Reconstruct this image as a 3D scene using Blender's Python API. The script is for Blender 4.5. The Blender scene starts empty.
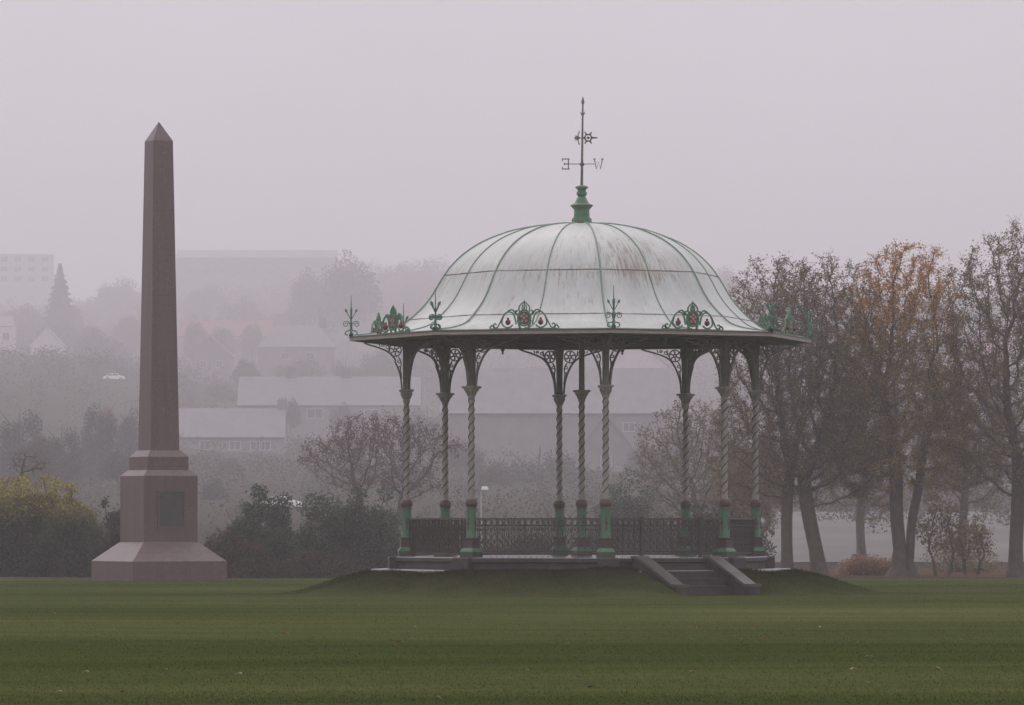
import bpy, math, random
import numpy as np
from math import sin, cos, pi, radians, sqrt

random.seed(7)
rng = np.random.default_rng(11)
scene = bpy.context.scene
COL = scene.collection

# ------------------------------------------------------------------ camera model
F = 4720.0          # focal length in pixels of the 1024 wide picture
HY = 519.5          # row of the eye level
BX, BY = 1.743, 118.0
EYE = 1.85
KM, KF = 1.35, 1.55      # how far the tree row and the hillside stand beyond their first estimate

def kfar(Y):
    return KF + .0006 * max(0.0, Y - 700.0)

def P(px, py, Y):
    return ((px - 512.0) * Y / F, Y, EYE + (HY - py) * Y / F)

def smooth(a, b, x):
    t = np.clip((x - a) / (b - a), 0, 1)
    return t * t * (3 - 2 * t)

# ------------------------------------------------------------------ node helpers
def new_mat(name):
    m = bpy.data.materials.new(name)
    m.use_nodes = True
    nt = m.node_tree
    b = nt.nodes['Principled BSDF']
    return m, nt, b

def N(nt, kind, **kw):
    n = nt.nodes.new(kind)
    for k, v in kw.items():
        setattr(n, k, v)
    return n

def L(nt, a, b):
    nt.links.new(a, b)

def ramp(nt, fac, stops):
    r = N(nt, 'ShaderNodeValToRGB')
    els = r.color_ramp.elements
    while len(els) < len(stops):
        els.new(0.5)
    for e, (p, c) in zip(els, stops):
        e.position = p
        e.color = (*c, 1) if len(c) == 3 else c
    L(nt, fac, r.inputs[0])
    return r.outputs[0]

def noise(nt, vec, scale, detail=4, rough=0.55, dist=0.0):
    n = N(nt, 'ShaderNodeTexNoise')
    n.inputs['Scale'].default_value = scale
    n.inputs['Detail'].default_value = detail
    n.inputs['Roughness'].default_value = rough
    n.inputs['Distortion'].default_value = dist
    if vec is not None:
        L(nt, vec, n.inputs['Vector'])
    return n.outputs['Fac']

def mapping(nt, vec, scale=(1, 1, 1), loc=(0, 0, 0)):
    m = N(nt, 'ShaderNodeMapping')
    m.inputs['Scale'].default_value = scale
    m.inputs['Location'].default_value = loc
    L(nt, vec, m.inputs['Vector'])
    return m.outputs[0]

def mix(nt, fac, a, b, blend='MIX'):
    m = N(nt, 'ShaderNodeMix', data_type='RGBA', blend_type=blend)
    for s, v in ((m.inputs[0], fac), (m.inputs[6], a), (m.inputs[7], b)):
        if hasattr(v, 'links'):
            L(nt, v, s)
        elif isinstance(v, (tuple, list)):
            s.default_value = (*v, 1) if len(v) == 3 else v
        else:
            s.default_value = v
    return m.outputs[2]

def math_n(nt, op, a, b=None, clamp=False):
    m = N(nt, 'ShaderNodeMath', operation=op, use_clamp=clamp)
    for i, v in enumerate((a, b)):
        if v is None:
            continue
        if hasattr(v, 'links'):
            L(nt, v, m.inputs[i])
        else:
            m.inputs[i].default_value = v
    return m.outputs[0]

def bump(nt, bsdf, h, strength=0.3, dist=0.02):
    b = N(nt, 'ShaderNodeBump')
    b.inputs['Strength'].default_value = strength
    b.inputs['Distance'].default_value = dist
    L(nt, h, b.inputs['Height'])
    L(nt, b.outputs[0], bsdf.inputs['Normal'])

def simple_mat(name, c1, c2, scale=6, rough=0.6, bumpk=0.15, metallic=0.0, spec=0.5):
    m, nt, b = new_mat(name)
    tc = N(nt, 'ShaderNodeTexCoord').outputs['Object']
    f = noise(nt, tc, scale, 6, 0.65)
    L(nt, ramp(nt, f, [(0.3, c1), (0.7, c2)]), b.inputs['Base Color'])
    b.inputs['Roughness'].default_value = rough
    b.inputs['Metallic'].default_value = metallic
    b.inputs['Specular IOR Level'].default_value = spec
    if bumpk:
        bump(nt, b, noise(nt, tc, scale * 8, 4), bumpk, 0.01)
    return m

def tint_mat(name, rough=0.65, spec=0.25):
    """leaf material: albedo from the per-leaf colour attribute"""
    m, nt, b = new_mat(name)
    a = N(nt, 'ShaderNodeAttribute', attribute_name='tint')
    L(nt, a.outputs['Color'], b.inputs['Base Color'])
    b.inputs['Roughness'].default_value = rough
    b.inputs['Specular IOR Level'].default_value = spec
    tr = N(nt, 'ShaderNodeBsdfTranslucent')
    L(nt, a.outputs['Color'], tr.inputs['Color'])
    ms = N(nt, 'ShaderNodeMixShader')
    ms.inputs[0].default_value = 0.3
    L(nt, b.outputs[0], ms.inputs[1])
    L(nt, tr.outputs[0], ms.inputs[2])
    L(nt, ms.outputs[0], nt.nodes['Material Output'].inputs['Surface'])
    return m

M = {}
M['cream'] = simple_mat('cream_paint', (.21, .19, .16), (.33, .30, .26), 9, .45)
M['rust'] = simple_mat('rusty_rim', (.10, .085, .065), (.16, .12, .095), 20, .6)
M['coping'] = simple_mat('wet_coping', (.060, .050, .046), (.135, .117, .108), 2.2, .4, .6)
M['stair'] = simple_mat('dark_stair_stone', (.030, .024, .022), (.065, .052, .047), 3, .65, .7)
M['footdk'] = simple_mat('dark_foot_paint', (.045, .06, .04), (.075, .075, .055), 9, .55)
M['block'] = simple_mat('brown_block_paint', (.055, .034, .030), (.10, .066, .058), 12, .5)
M['olive'] = simple_mat('stone_paint', (.115, .108, .086), (.18, .17, .138), 7, .5)
M['green'] = simple_mat('green_paint', (.055, .140, .075), (.095, .205, .115), 16, .45)
M['greendk'] = simple_mat('green_paint_weathered', (.05, .13, .085), (.10, .22, .15), 14, .5)
M['maroon'] = simple_mat('maroon_paint', (.070, .044, .037), (.115, .076, .064), 12, .45)
M['red'] = simple_mat('red_paint', (.12, .018, .025), (.18, .03, .038), 14, .45)
M['rail'] = simple_mat('rail_paint', (.038, .030, .025), (.068, .051, .043), 12, .5)
M['gilt'] = simple_mat('pink_buff_paint', (.30, .17, .15), (.42, .30, .26), 30, .5)
M['ribdk'] = simple_mat('rib_paint', (.13, .20, .145), (.23, .31, .235), 9, .5)
M['iron'] = simple_mat('weathered_iron', (.11, .085, .08), (.20, .16, .15), 20, .55)
M['band'] = simple_mat('dark_spiral_paint', (.028, .028, .020), (.06, .055, .04), 10, .5)
M['stone'] = simple_mat('damp_sandstone', (.026, .021, .019), (.078, .064, .057), 2.6, .65, .7)
M['wetstone'] = simple_mat('wet_paving', (.12, .105, .10), (.26, .235, .23), 1.8, .3, .4)
M['darkstone'] = simple_mat('dark_stone', (.024, .020, .019), (.06, .05, .046), 4, .6, .5)
M['deck'] = simple_mat('wet_deck', (.22, .20, .20), (.34, .32, .32), 2, .12, .05)
M['wood'] = simple_mat('soffit_boards', (.06, .055, .042), (.095, .088, .068), 5, .6)
M['bark'] = simple_mat('damp_bark', (.058, .042, .035), (.11, .085, .074), 5, .85, .6, spec=.2)
M['barkgrey'] = simple_mat('grey_bark', (.045, .038, .036), (.085, .072, .068), 5, .85, .6, spec=.2)
M['leaf'] = tint_mat('foliage')
M['harl'] = simple_mat('grey_harling', (.15, .128, .126), (.23, .20, .198), .5, .9, .2)
M['harlpale'] = simple_mat('pale_render', (.48, .44, .44), (.60, .56, .56), .8, .9, .2)
M['slate'] = simple_mat('wet_slate', (.13, .118, .125), (.21, .19, .20), .5, .55, .3)
M['redtile'] = simple_mat('red_tile', (.17, .065, .050), (.28, .105, .08), .5, .75, .3)
M['frame'] = simple_mat('white_window_paint', (.38, .36, .36), (.50, .48, .48), 3, .5, 0)
M['pane'] = simple_mat('window_glass', (.05, .055, .06), (.10, .11, .12), 1.5, .08, 0)
M['concrete'] = simple_mat('concrete', (.30, .27, .27), (.38, .35, .35), .5, .85, .2)
M['carpaint'] = simple_mat('white_car_paint', (.78, .77, .77), (.82, .81, .81), 2, .2, 0)
M['tyre'] = simple_mat('tyre_rubber', (.02, .02, .02), (.035, .035, .035), 10, .8, .2)
M['lampmetal'] = simple_mat('grey_lamp_metal', (.30, .30, .30), (.40, .40, .40), 8, .45, 0)
M['lampglass'] = simple_mat('white_lamp_cover', (.75, .74, .73), (.82, .81, .80), 8, .3, 0)
M['bronze'] = simple_mat('green_bronze', (.034, .032, .030), (.060, .058, .054), 8, .5, .3)

def granite():
    m, nt, b = new_mat('red_granite')
    tc = N(nt, 'ShaderNodeTexCoord').outputs['Object']
    f1 = noise(nt, tc, 14, 8, .7)
    f2 = noise(nt, mapping(nt, tc, (1, 1, .25)), 1.1, 5, .6)
    c = ramp(nt, f1, [(.30, (.076, .045, .044)), (.55, (.130, .076, .072)), (.75, (.168, .106, .101))])
    c = mix(nt, ramp(nt, f2, [(.35, (0, 0, 0)), (.75, (.55, .55, .55))]), c, (.075, .05, .045))
    run = noise(nt, mapping(nt, tc, (2.6, 2.6, .16)), 1.5, 6, .7)
    c = mix(nt, ramp(nt, run, [(.50, (0, 0, 0)), (.72, (.7, .7, .7))]), c, (.050, .036, .034))
    f3 = noise(nt, tc, 7, 3, .8)
    c = mix(nt, ramp(nt, f3, [(.58, (0, 0, 0)), (.72, (.5, .5, .5))]), c, (.20, .15, .14))
    br = N(nt, 'ShaderNodeSeparateXYZ'); L(nt, tc, br.inputs[0])
    jz = math_n(nt, 'ABSOLUTE', math_n(nt, 'SUBTRACT', math_n(nt, 'FRACT', math_n(nt, 'DIVIDE', math_n(nt, 'ADD', br.outputs[2], .5), 3.13)), .5))
    jl = math_n(nt, 'LESS_THAN', jz, .0035)
    c = mix(nt, math_n(nt, 'MULTIPLY', jl, .6), c, (.03, .024, .022))
    L(nt, c, b.inputs['Base Color'])
    r = math_n(nt, 'MULTIPLY_ADD', f2, .3)
    b.inputs['Roughness'].default_value = .33
    bump(nt, b, f1, .15, .01)
    return m
M['granite'] = granite()

def dome_mat():
    m, nt, b = new_mat('white_painted_roof')
    uv = N(nt, 'ShaderNodeUVMap', uv_map='roofmap').outputs[0]     # u: degrees round the dome, v: metres along the slope
    sep = N(nt, 'ShaderNodeSeparateXYZ')
    L(nt, uv, sep.inputs[0])
    base = ramp(nt, noise(nt, mapping(nt, uv, (.12, .9, 1)), 1.0, 6, .6),
                [(.3, (.40, .41, .39)), (.55, (.475, .485, .463)), (.75, (.54, .545, .525))])
    # general grey run-off streaks
    st = noise(nt, mapping(nt, uv, (.55, .35, 1)), 1.6, 5, .65)
    c = mix(nt, ramp(nt, st, [(.56, (0, 0, 0)), (.78, (.38, .38, .38))]), base, (.30, .29, .28))
    # rust runs: gather in a patch on the front right and under the upper seam
    rs = noise(nt, mapping(nt, uv, (.55, 1.1, 1), (3, 1, 0)), 1.6, 7, .75)
    du = math_n(nt, 'DIVIDE', math_n(nt, 'SUBTRACT', sep.outputs[0], 27.0), 22.0)
    dv = math_n(nt, 'DIVIDE', math_n(nt, 'SUBTRACT', sep.outputs[1], 3.1), 1.1)
    d2 = math_n(nt, 'ADD', math_n(nt, 'MULTIPLY', du, du), math_n(nt, 'MULTIPLY', dv, dv))
    mask = math_n(nt, 'SUBTRACT', 1.0, d2, True)
    gen = noise(nt, mapping(nt, uv, (.05, .4, 1), (9, 4, 0)), 1.0, 3)
    below = math_n(nt, 'SUBTRACT', 1.0, math_n(nt, 'DIVIDE', math_n(nt, 'ABSOLUTE', math_n(nt, 'SUBTRACT', sep.outputs[1], V_SEAM + .10)), .34), True)
    mask = math_n(nt, 'ADD', mask, math_n(nt, 'MULTIPLY', below, .6))
    mask = math_n(nt, 'ADD', math_n(nt, 'MULTIPLY', mask, .12), math_n(nt, 'MULTIPLY', gen, .17))
    f = math_n(nt, 'ADD', rs, mask)
    c = mix(nt, ramp(nt, f, [(.64, (0, 0, 0)), (.80, (.8, .8, .8))]), c, (.19, .12, .085))
    L(nt, c, b.inputs['Base Color'])
    b.inputs['Roughness'].default_value = .38
    bump(nt, b, st, .08, .02)
    return m

def grass_colour(nt, pos):
    """mown stripes and worn patches: the colour of the turf itself"""
    band = noise(nt, mapping(nt, pos, (.022, .085, .0)), 1.0, 5, .6, .7)
    band2 = noise(nt, mapping(nt, pos, (.035, .40, .0), (5, 3, 0)), 1.0, 4, .65)
    fine = noise(nt, mapping(nt, pos, (.7, .5, 1)), 2.0, 6, .75)
    f = math_n(nt, 'ADD', math_n(nt, 'MULTIPLY', band, .62), math_n(nt, 'MULTIPLY', band2, .42))
    tuft = noise(nt, mapping(nt, pos, (2.6, 1.5, 1), (7, 2, 0)), 3.0, 5, .7)
    f = math_n(nt, 'ADD', math_n(nt, 'MULTIPLY', f, .92), math_n(nt, 'MULTIPLY', math_n(nt, 'ADD', fine, tuft), .15))
    c = ramp(nt, f, [(.44, (.029, .041, .008)), (.56, (.043, .056, .012)), (.67, (.064, .075, .022)), (.80, (.102, .107, .042))])
    # rougher, browner turf on the mound
    d = N(nt, 'ShaderNodeVectorMath', operation='DISTANCE')
    L(nt, pos, d.inputs[0]); d.inputs[1].default_value = (BX, BY, .3)
    wob = math_n(nt, 'MULTIPLY', noise(nt, pos, .9, 4), 1.2)
    k = math_n(nt, 'DIVIDE', math_n(nt, 'SUBTRACT', 8.5, math_n(nt, 'ADD', d.outputs['Value'], wob)), 2.2, True)
    return mix(nt, k, c, ramp(nt, fine, [(.35, (.011, .014, .004)), (.65, (.032, .031, .012))]))

def ground_mat():
    m, nt, b = new_mat('turf_and_hillside')
    pos = N(nt, 'ShaderNodeNewGeometry').outputs['Position']
    sep = N(nt, 'ShaderNodeSeparateXYZ')
    L(nt, pos, sep.inputs[0])
    g = grass_colour(nt, pos)
    wob = noise(nt, mapping(nt, pos, (.08, .08, .08)), 1, 4)
    yy = math_n(nt, 'ADD', sep.outputs[1], math_n(nt, 'MULTIPLY', wob, 6.0))
    litter = ramp(nt, noise(nt, pos, 2.5, 6, .7), [(.35, (.055, .034, .024)), (.65, (.12, .075, .05))])
    f1 = math_n(nt, 'DIVIDE', math_n(nt, 'SUBTRACT', yy, 196.0), 3.0, True)
    c = mix(nt, f1, g, litter)
    hill = ramp(nt, noise(nt, mapping(nt, pos, (.02, .02, .02)), 1.0, 8, .65),
                [(.30, (.036, .034, .025)), (.48, (.050, .043, .033)), (.62, (.044, .046, .028)), (.75, (.070, .054, .042))])
    f2 = math_n(nt, 'DIVIDE', math_n(nt, 'SUBTRACT', yy, 232.0), 18.0, True)
    c = mix(nt, f2, c, hill)
    L(nt, c, b.inputs['Base Color'])
    b.inputs['Roughness'].default_value = .95
    b.inputs['Specular IOR Level'].default_value = .0
    bump(nt, b, noise(nt, pos, 9, 4, .7), .12, .03)
    return m
M['ground'] = ground_mat()

def blade_mat():
    m, nt, b = new_mat('grass_blades')
    pos = N(nt, 'ShaderNodeNewGeometry').outputs['Position']
    a = N(nt, 'ShaderNodeAttribute', attribute_name='tint')
    c = mix(nt, 1.0, grass_colour(nt, pos), a.outputs['Color'], 'MULTIPLY')
    L(nt, c, b.inputs['Base Color'])
    b.inputs['Roughness'].default_value = .9
    b.inputs['Specular IOR Level'].default_value = .0
    tr = N(nt, 'ShaderNodeBsdfTranslucent'); L(nt, c, tr.inputs['Color'])
    ms = N(nt, 'ShaderNodeMixShader'); ms.inputs[0].default_value = .5
    L(nt, b.outputs[0], ms.inputs[1]); L(nt, tr.outputs[0], ms.inputs[2])
    L(nt, ms.outputs[0], nt.nodes['Material Output'].inputs['Surface'])
    return m
M['blade'] = blade_mat()

def road_mat():
    m, nt, b = new_mat('wet_road')
    pos = N(nt, 'ShaderNodeNewGeometry').outputs['Position']
    f = noise(nt, mapping(nt, pos, (.1, .04, 1)), 1, 6)
    L(nt, ramp(nt, f, [(.3, (.055, .048, .044)), (.7, (.12, .104, .098))]), b.inputs['Base Color'])
    b.inputs['Roughness'].default_value = .8
    return m
M['road'] = road_mat()

# ------------------------------------------------------------------ mesh helpers
class MB:
    def __init__(self):
        self.v, self.f = [], []
    def add(self, vs, fs):
        o = len(self.v)
        self.v.extend([tuple(p) for p in vs])
        self.f.extend([tuple(i + o for i in q) for q in fs])
    def box(self, c, s, rz=0.0):
        cx, cy, cz = c; hx, hy, hz = s[0] / 2, s[1] / 2, s[2] / 2
        co, si = cos(rz), sin(rz)
        vs = []
        for z in (-hz, hz):
            for x, y in ((-hx, -hy), (hx, -hy), (hx, hy), (-hx, hy)):
                vs.append((cx + x * co - y * si, cy + x * si + y * co, cz + z))
        self.add(vs, [(3, 2, 1, 0), (4, 5, 6, 7), (0, 1, 5, 4), (1, 2, 6, 5), (2, 3, 7, 6), (3, 0, 4, 7)])
    def stack(self, rings, caps=True):
        """rings of equal point count joined one above the other"""
        n = len(rings[0]); o = len(self.v)
        for r in rings:
            self.v.extend([tuple(p) for p in r])
        for k in range(len(rings) - 1):
            for i in range(n):
                j = (i + 1) % n
                self.f.append((o + k * n + i, o + k * n + j, o + (k + 1) * n + j, o + (k + 1) * n + i))
        if caps:
            self.f.append(tuple(o + i for i in reversed(range(n))))
            self.f.append(tuple(o + (len(rings) - 1) * n + i for i in range(n)))
    def lathe(self, prof, seg=20, c=(0, 0), caps=True):
        self.stack([[(c[0] + r * cos(2 * pi * i / seg), c[1] + r * sin(2 * pi * i / seg), z) for i in range(seg)] for r, z in prof], caps)
    def square(self, prof, c=(0, 0)):
        self.stack([[(c[0] + h * a, c[1] + h * b, z) for a, b in ((-1, -1), (1, -1), (1, 1), (-1, 1))] for h, z in prof])
    def tube(self, pts, r, seg=6):
        pts = [np.array(p, float) for p in pts]
        rings = []
        ref = None
        for i, p in enumerate(pts):
            d = pts[min(i + 1, len(pts) - 1)] - pts[max(i - 1, 0)]
            d = d / (np.linalg.norm(d) + 1e-9)
            if ref is None:
                ref = np.array((0, 0, 1.0)) if abs(d[2]) < .9 else np.array((1.0, 0, 0))
            a = np.cross(d, ref); a /= np.linalg.norm(a) + 1e-9
            b = np.cross(d, a); ref = -b if np.dot(-b, ref) > 0 else b
            rr = r[i] if isinstance(r, (list, tuple, np.ndarray)) else r
            rings.append([p + rr * (cos(2 * pi * k / seg) * a + sin(2 * pi * k / seg) * b) for k in range(seg)])
        self.stack(rings)
    def ribbon(self, pts, w, t, M3=None):
        """a flat bar following a 2D path (u, v), thickness t across the plane; stands in the local x-z plane"""
        n = len(pts); L_, R_ = [], []
        for i in range(n):
            a = pts[max(i - 1, 0)]; b = pts[min(i + 1, n - 1)]
            dx, dz = b[0] - a[0], b[1] - a[1]
            l = sqrt(dx * dx + dz * dz) + 1e-9
            nx, nz = -dz / l, dx / l
            ww = w[i] if isinstance(w, (list, tuple)) else w
            L_.append((pts[i][0] + nx * ww / 2, pts[i][1] + nz * ww / 2))
            R_.append((pts[i][0] - nx * ww / 2, pts[i][1] - nz * ww / 2))
        rings = []
        for l, r in zip(L_, R_):
            rings.append([(l[0], -t / 2, l[1]), (r[0], -t / 2, r[1]), (r[0], t / 2, r[1]), (l[0], t / 2, l[1])])
        self.stack(rings)
    def plate(self, pts, t, y=0.0):
        n = len(pts); o = len(self.v)
        for yy in (y - t / 2, y + t / 2):
            self.v.extend([(p[0], yy, p[1]) for p in pts])
        self.f.append(tuple(o + i for i in range(n)))
        self.f.append(tuple(o + n + i for i in reversed(range(n))))
        for i in range(n):
            j = (i + 1) % n
            self.f.append((o + i, o + n + i, o + n + j, o + j))
    def build(self, name, mat, parent=None, smooth_=False, loc=(0, 0, 0), rz=0.0):
        me = bpy.data.meshes.new(name)
        me.from_pydata(self.v, [], self.f)
        me.materials.append(M[mat] if isinstance(mat, str) else mat)
        if smooth_:
            me.polygons.foreach_set('use_smooth', [True] * len(me.polygons))
            try:
                me.set_sharp_from_angle(angle=radians(38))
            except Exception:
                pass
        me.update()
        o = bpy.data.objects.new(name, me)
        COL.objects.link(o)
        o.parent = parent
        o.location = loc
        o.rotation_euler = (0, 0, rz)
        return o

def np_mesh(name, mat, verts, faces_n, idx, parent=None, tint=None, loc=(0, 0, 0)):
    """fast mesh: verts (n,3), idx flat, every face with faces_n corners"""
    me = bpy.data.meshes.new(name)
    nv = len(verts); nf = len(idx) // faces_n
    me.vertices.add(nv)
    me.vertices.foreach_set('co', np.asarray(verts, np.float32).ravel())
    me.loops.add(len(idx))
    me.loops.foreach_set('vertex_index', np.asarray(idx, np.int32))
    me.polygons.add(nf)
    me.polygons.foreach_set('loop_start', np.arange(0, nf * faces_n, faces_n, dtype=np.int32))
    me.materials.append(M[mat])
    if tint is not None:
        a = me.attributes.new('tint', 'FLOAT_COLOR', 'POINT')
        c = np.ones((nv, 4), np.float32); c[:, :3] = tint
        a.data.foreach_set('color', c.ravel())
    me.update(calc_edges=True)
    me.validate()
    o = bpy.data.objects.new(name, me)
    COL.objects.link(o)
    o.parent = parent
    o.location = loc
    return o

def thing(name, label, cat, loc=(0, 0, 0), rz=0.0, group=None):
    o = bpy.data.objects.new(name, None)
    COL.objects.link(o)
    o.empty_display_size = .3
    o.location = loc
    o.rotation_euler = (0, 0, rz)
    tag(o, label, cat, group)
    return o

def tag(o, label=None, cat=None, group=None, kind=None):
    if label: o['label'] = label
    if cat: o['category'] = cat
    if group: o['group'] = group
    if kind: o['kind'] = kind
    return o

def dup(root, parent=None, loc=None, rz=None, scale=None):
    c = root.copy()
    COL.objects.link(c)
    c.parent = parent
    if loc is not None: c.location = loc
    if rz is not None: c.rotation_euler = (0, 0, rz)
    if scale is not None: c.scale = scale
    for ch in list(root.children):
        dup(ch, c)
    return c

def arc(c, r, a0, a1, n=12, ry=None):
    ry = r if ry is None else ry
    return [(c[0] + r * cos(radians(a0 + (a1 - a0) * i / n)), c[1] + ry * sin(radians(a0 + (a1 - a0) * i / n))) for i in range(n + 1)]

def spiral(c, r0, r1, a0, a1, n=22):
    out = []
    for i in range(n + 1):
        t = i / n
        r = r0 + (r1 - r0) * t; a = radians(a0 + (a1 - a0) * t)
        out.append((c[0] + r * cos(a), c[1] + r * sin(a)))
    return out

def catmull(pts, n=6):
    out = []
    P_ = [pts[0]] + list(pts) + [pts[-1]]
    for i in range(1, len(P_) - 2):
        p0, p1, p2, p3 = [np.array(q, float) for q in P_[i - 1:i + 3]]
        for k in range(n):
            t = k / n
            out.append(tuple(.5 * (2 * p1 + (p2 - p0) * t + (2 * p0 - 5 * p1 + 4 * p2 - p3) * t * t + (3 * p1 - p0 - 3 * p2 + p3) * t ** 3)))
    out.append(tuple(pts[-1]))
    return out

# ------------------------------------------------------------------ terrain
TH0 = 6.7                       # bearing of the front corner of the octagon, degrees to the right of the camera
TS = radians(TH0 + 22.5)        # bearing of the stairs
_y = np.array([300, 400, 500, 620, 720, 850, 950, 1050, 1200, 1400, 1500, 3200], float)
_z = np.array([1.2, 3.2, 5.6, 8.8, 14, 24, 32.5, 40, 53, 69, 72, 70], float)
_k = np.array([kfar(q) for q in _y[:-1]])
PROF_Y = np.concatenate([[-200, 128, 173, 200, 280], _y[:-1] * _k, [6000]])
PROF_Z = np.concatenate([[0, 0, -.41, -.62, -.64], EYE + (_z[:-1] - EYE) * _k, [140]])

def terrain(x, y):
    x = np.asarray(x, float); y = np.asarray(y, float)
    z = np.interp(y, PROF_Y, PROF_Z)
    k = smooth(250, 420, y)
    z = z + k * (.5 * np.sin(x * .031 + 1) * np.cos(y * .017) + .010 * (y - 250) * np.sin(x * .012 + y * .003) * .5)
    z = z + 10 * smooth(-58, -108, x) * smooth(750, 1010, y) * (1 - smooth(1220, 1560, y))
    z = z + (1 - k) * .03 * np.sin(x * .21 + .4) * np.sin(y * .13)
    # the turf mound round the bandstand
    dx, dy = x - BX, y - BY
    r = np.sqrt(dx * dx + dy * dy)
    ang = np.arctan2(dx, -dy)
    wob = .10 * np.sin(ang * 5 + 1) + .07 * np.sin(ang * 11)
    mz = (.60 + .055 * np.cos(2 * ang) + .02 * np.sin(9 * ang)) * (1 - smooth(5.15 + wob, 7.7 + wob * 2, r)) + .03 * np.sin(ang * 17) * (r < 6) * (r > 5)
    lx = dx * cos(TS) + dy * sin(TS)           # across the stairs
    lo = dx * sin(TS) - dy * cos(TS)           # outward along the stairs
    cut = (1 - smooth(1.15, 1.5, np.abs(lx))) * (lo > 0)
    mz = mz * (1 - cut) + .02 * cut
    return z + mz

def tz(x, y):
    return float(terrain(np.array([x]), np.array([y]))[0])

def grid_axis(parts):
    a = [np.arange(s, e, st) for s, e, st in parts]
    return np.concatenate(a + [np.array([parts[-1][1]])])

gx = grid_axis([(-1500, -300, 100), (-300, -60, 10), (-60, -12, 2), (-12, 16, .25), (16, 60, 2), (60, 300, 10), (300, 1500, 100)])
gy = grid_axis([(-120, 30, 15), (30, 100, 2), (100, 108, .8), (108, 128, .25), (128, 220, 2), (220, 500, 8), (500, 3200, 20), (3200, 5000, 100)])
XX, YY = np.meshgrid(gx, gy)
ZZ = terrain(XX, YY)
nx_, ny_ = len(gx), len(gy)
ii = (np.arange(ny_ - 1)[:, None] * nx_ + np.arange(nx_ - 1)[None, :]).ravel()
gidx = np.stack([ii, ii + 1, ii + 1 + nx_, ii + nx_], 1).ravel()
ground = np_mesh('ground', 'ground', np.stack([XX.ravel(), YY.ravel(), ZZ.ravel()], 1), 4, gidx)
ground.data.polygons.foreach_set('use_smooth', [True] * len(ground.data.polygons))
tag(ground, kind='structure')

# pale wet road beyond the trees on the right
def road_sheet():
    ys = np.concatenate([np.arange(268, 340, 6.0), np.arange(340, 520, 10.0)])
    us = np.linspace(0, 1, 30)
    vs = []
    for y in ys:
        xl, xr = (688 - 512) * y / F, (1120 - 512) * y / F
        x = xl + (xr - xl) * us
        z = terrain(x, np.full_like(x, y)) + .06
        vs.append(np.stack([x, np.full_like(x, y), z], 1))
    n = len(us); m = len(ys)
    k = (np.arange(m - 1)[:, None] * n + np.arange(n - 1)[None, :]).ravel()
    return np_mesh('road', 'road', np.concatenate(vs), 4, np.stack([k, k + 1, k + 1 + n, k + n], 1).ravel())
tag(road_sheet(), kind='structure')

# grass blades on the lawn
def blades(n, sel, hgt, wid, tintrange):
    Yb = 46 + (204 - 46) * rng.random(n * 3) ** 1.5
    keep = rng.random(n * 3) < .35 + .65 * (Yb / 204)
    Yb = Yb[keep][:n]
    Xb = (rng.random(len(Yb)) * 2 - 1) * (Yb * .1085 + 2.5)
    k = sel(Xb, Yb)
    return Xb[k], Yb[k]

def build_grass():
    def away(x, y):
        r = np.hypot(x - BX, y - BY)
        return r > 5.3
    X, Y = blades(330000, away, .04, .008, None)
    # longer, thicker turf on the mound
    a = rng.random(26000) * 2 * pi; rr = 5.25 + 2.3 * rng.random(26000)
    X2, Y2 = BX + rr * np.sin(a), BY - rr * np.cos(a)
    lx = (X2 - BX) * cos(TS) + (Y2 - BY) * sin(TS); lo = (X2 - BX) * sin(TS) - (Y2 - BY) * cos(TS)
    k = ~((np.abs(lx) < 1.35) & (lo > 0))
    X2, Y2 = X2[k], Y2[k]
    h = np.concatenate([.012 + .018 * rng.random(len(X)), (.03 + .06 * rng.random(len(X2))) * np.clip(1.15 - (np.hypot(X2 - BX, Y2 - BY) - 5.25) / 2.6, .25, 1)])
    X = np.concatenate([X, X2]); Y = np.concatenate([Y, Y2])
    n = len(X)
    Z = terrain(X, Y) - .004
    az = rng.random(n) * 2 * pi
    w = .004 + .006 * rng.random(n)
    lean = h * (.9 * rng.random(n))
    la = rng.random(n) * 2 * pi
    v = np.zeros((n, 3, 3))
    v[:, 0] = np.stack([X - w * np.cos(az), Y - w * np.sin(az), Z], 1)
    v[:, 1] = np.stack([X + w * np.cos(az), Y + w * np.sin(az), Z], 1)
    v[:, 2] = np.stack([X + lean * np.cos(la), Y + lean * np.sin(la), Z + h], 1)
    t = (.95 + .45 * rng.random((n, 1))) * np.array([[1.0, 1.0, 1.0]])
    dry = rng.random(n) < .10
    t[dry] *= np.array([1.45, 1.15, 1.1])
    o = np_mesh('lawn_grass', 'blade', v.reshape(-1, 3), 3, np.arange(n * 3), tint=np.repeat(t, 3, 0))
    tag(o, 'short damp green turf covering the mown lawn and the bandstand mound', 'grass', kind='stuff')
build_grass()

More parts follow.
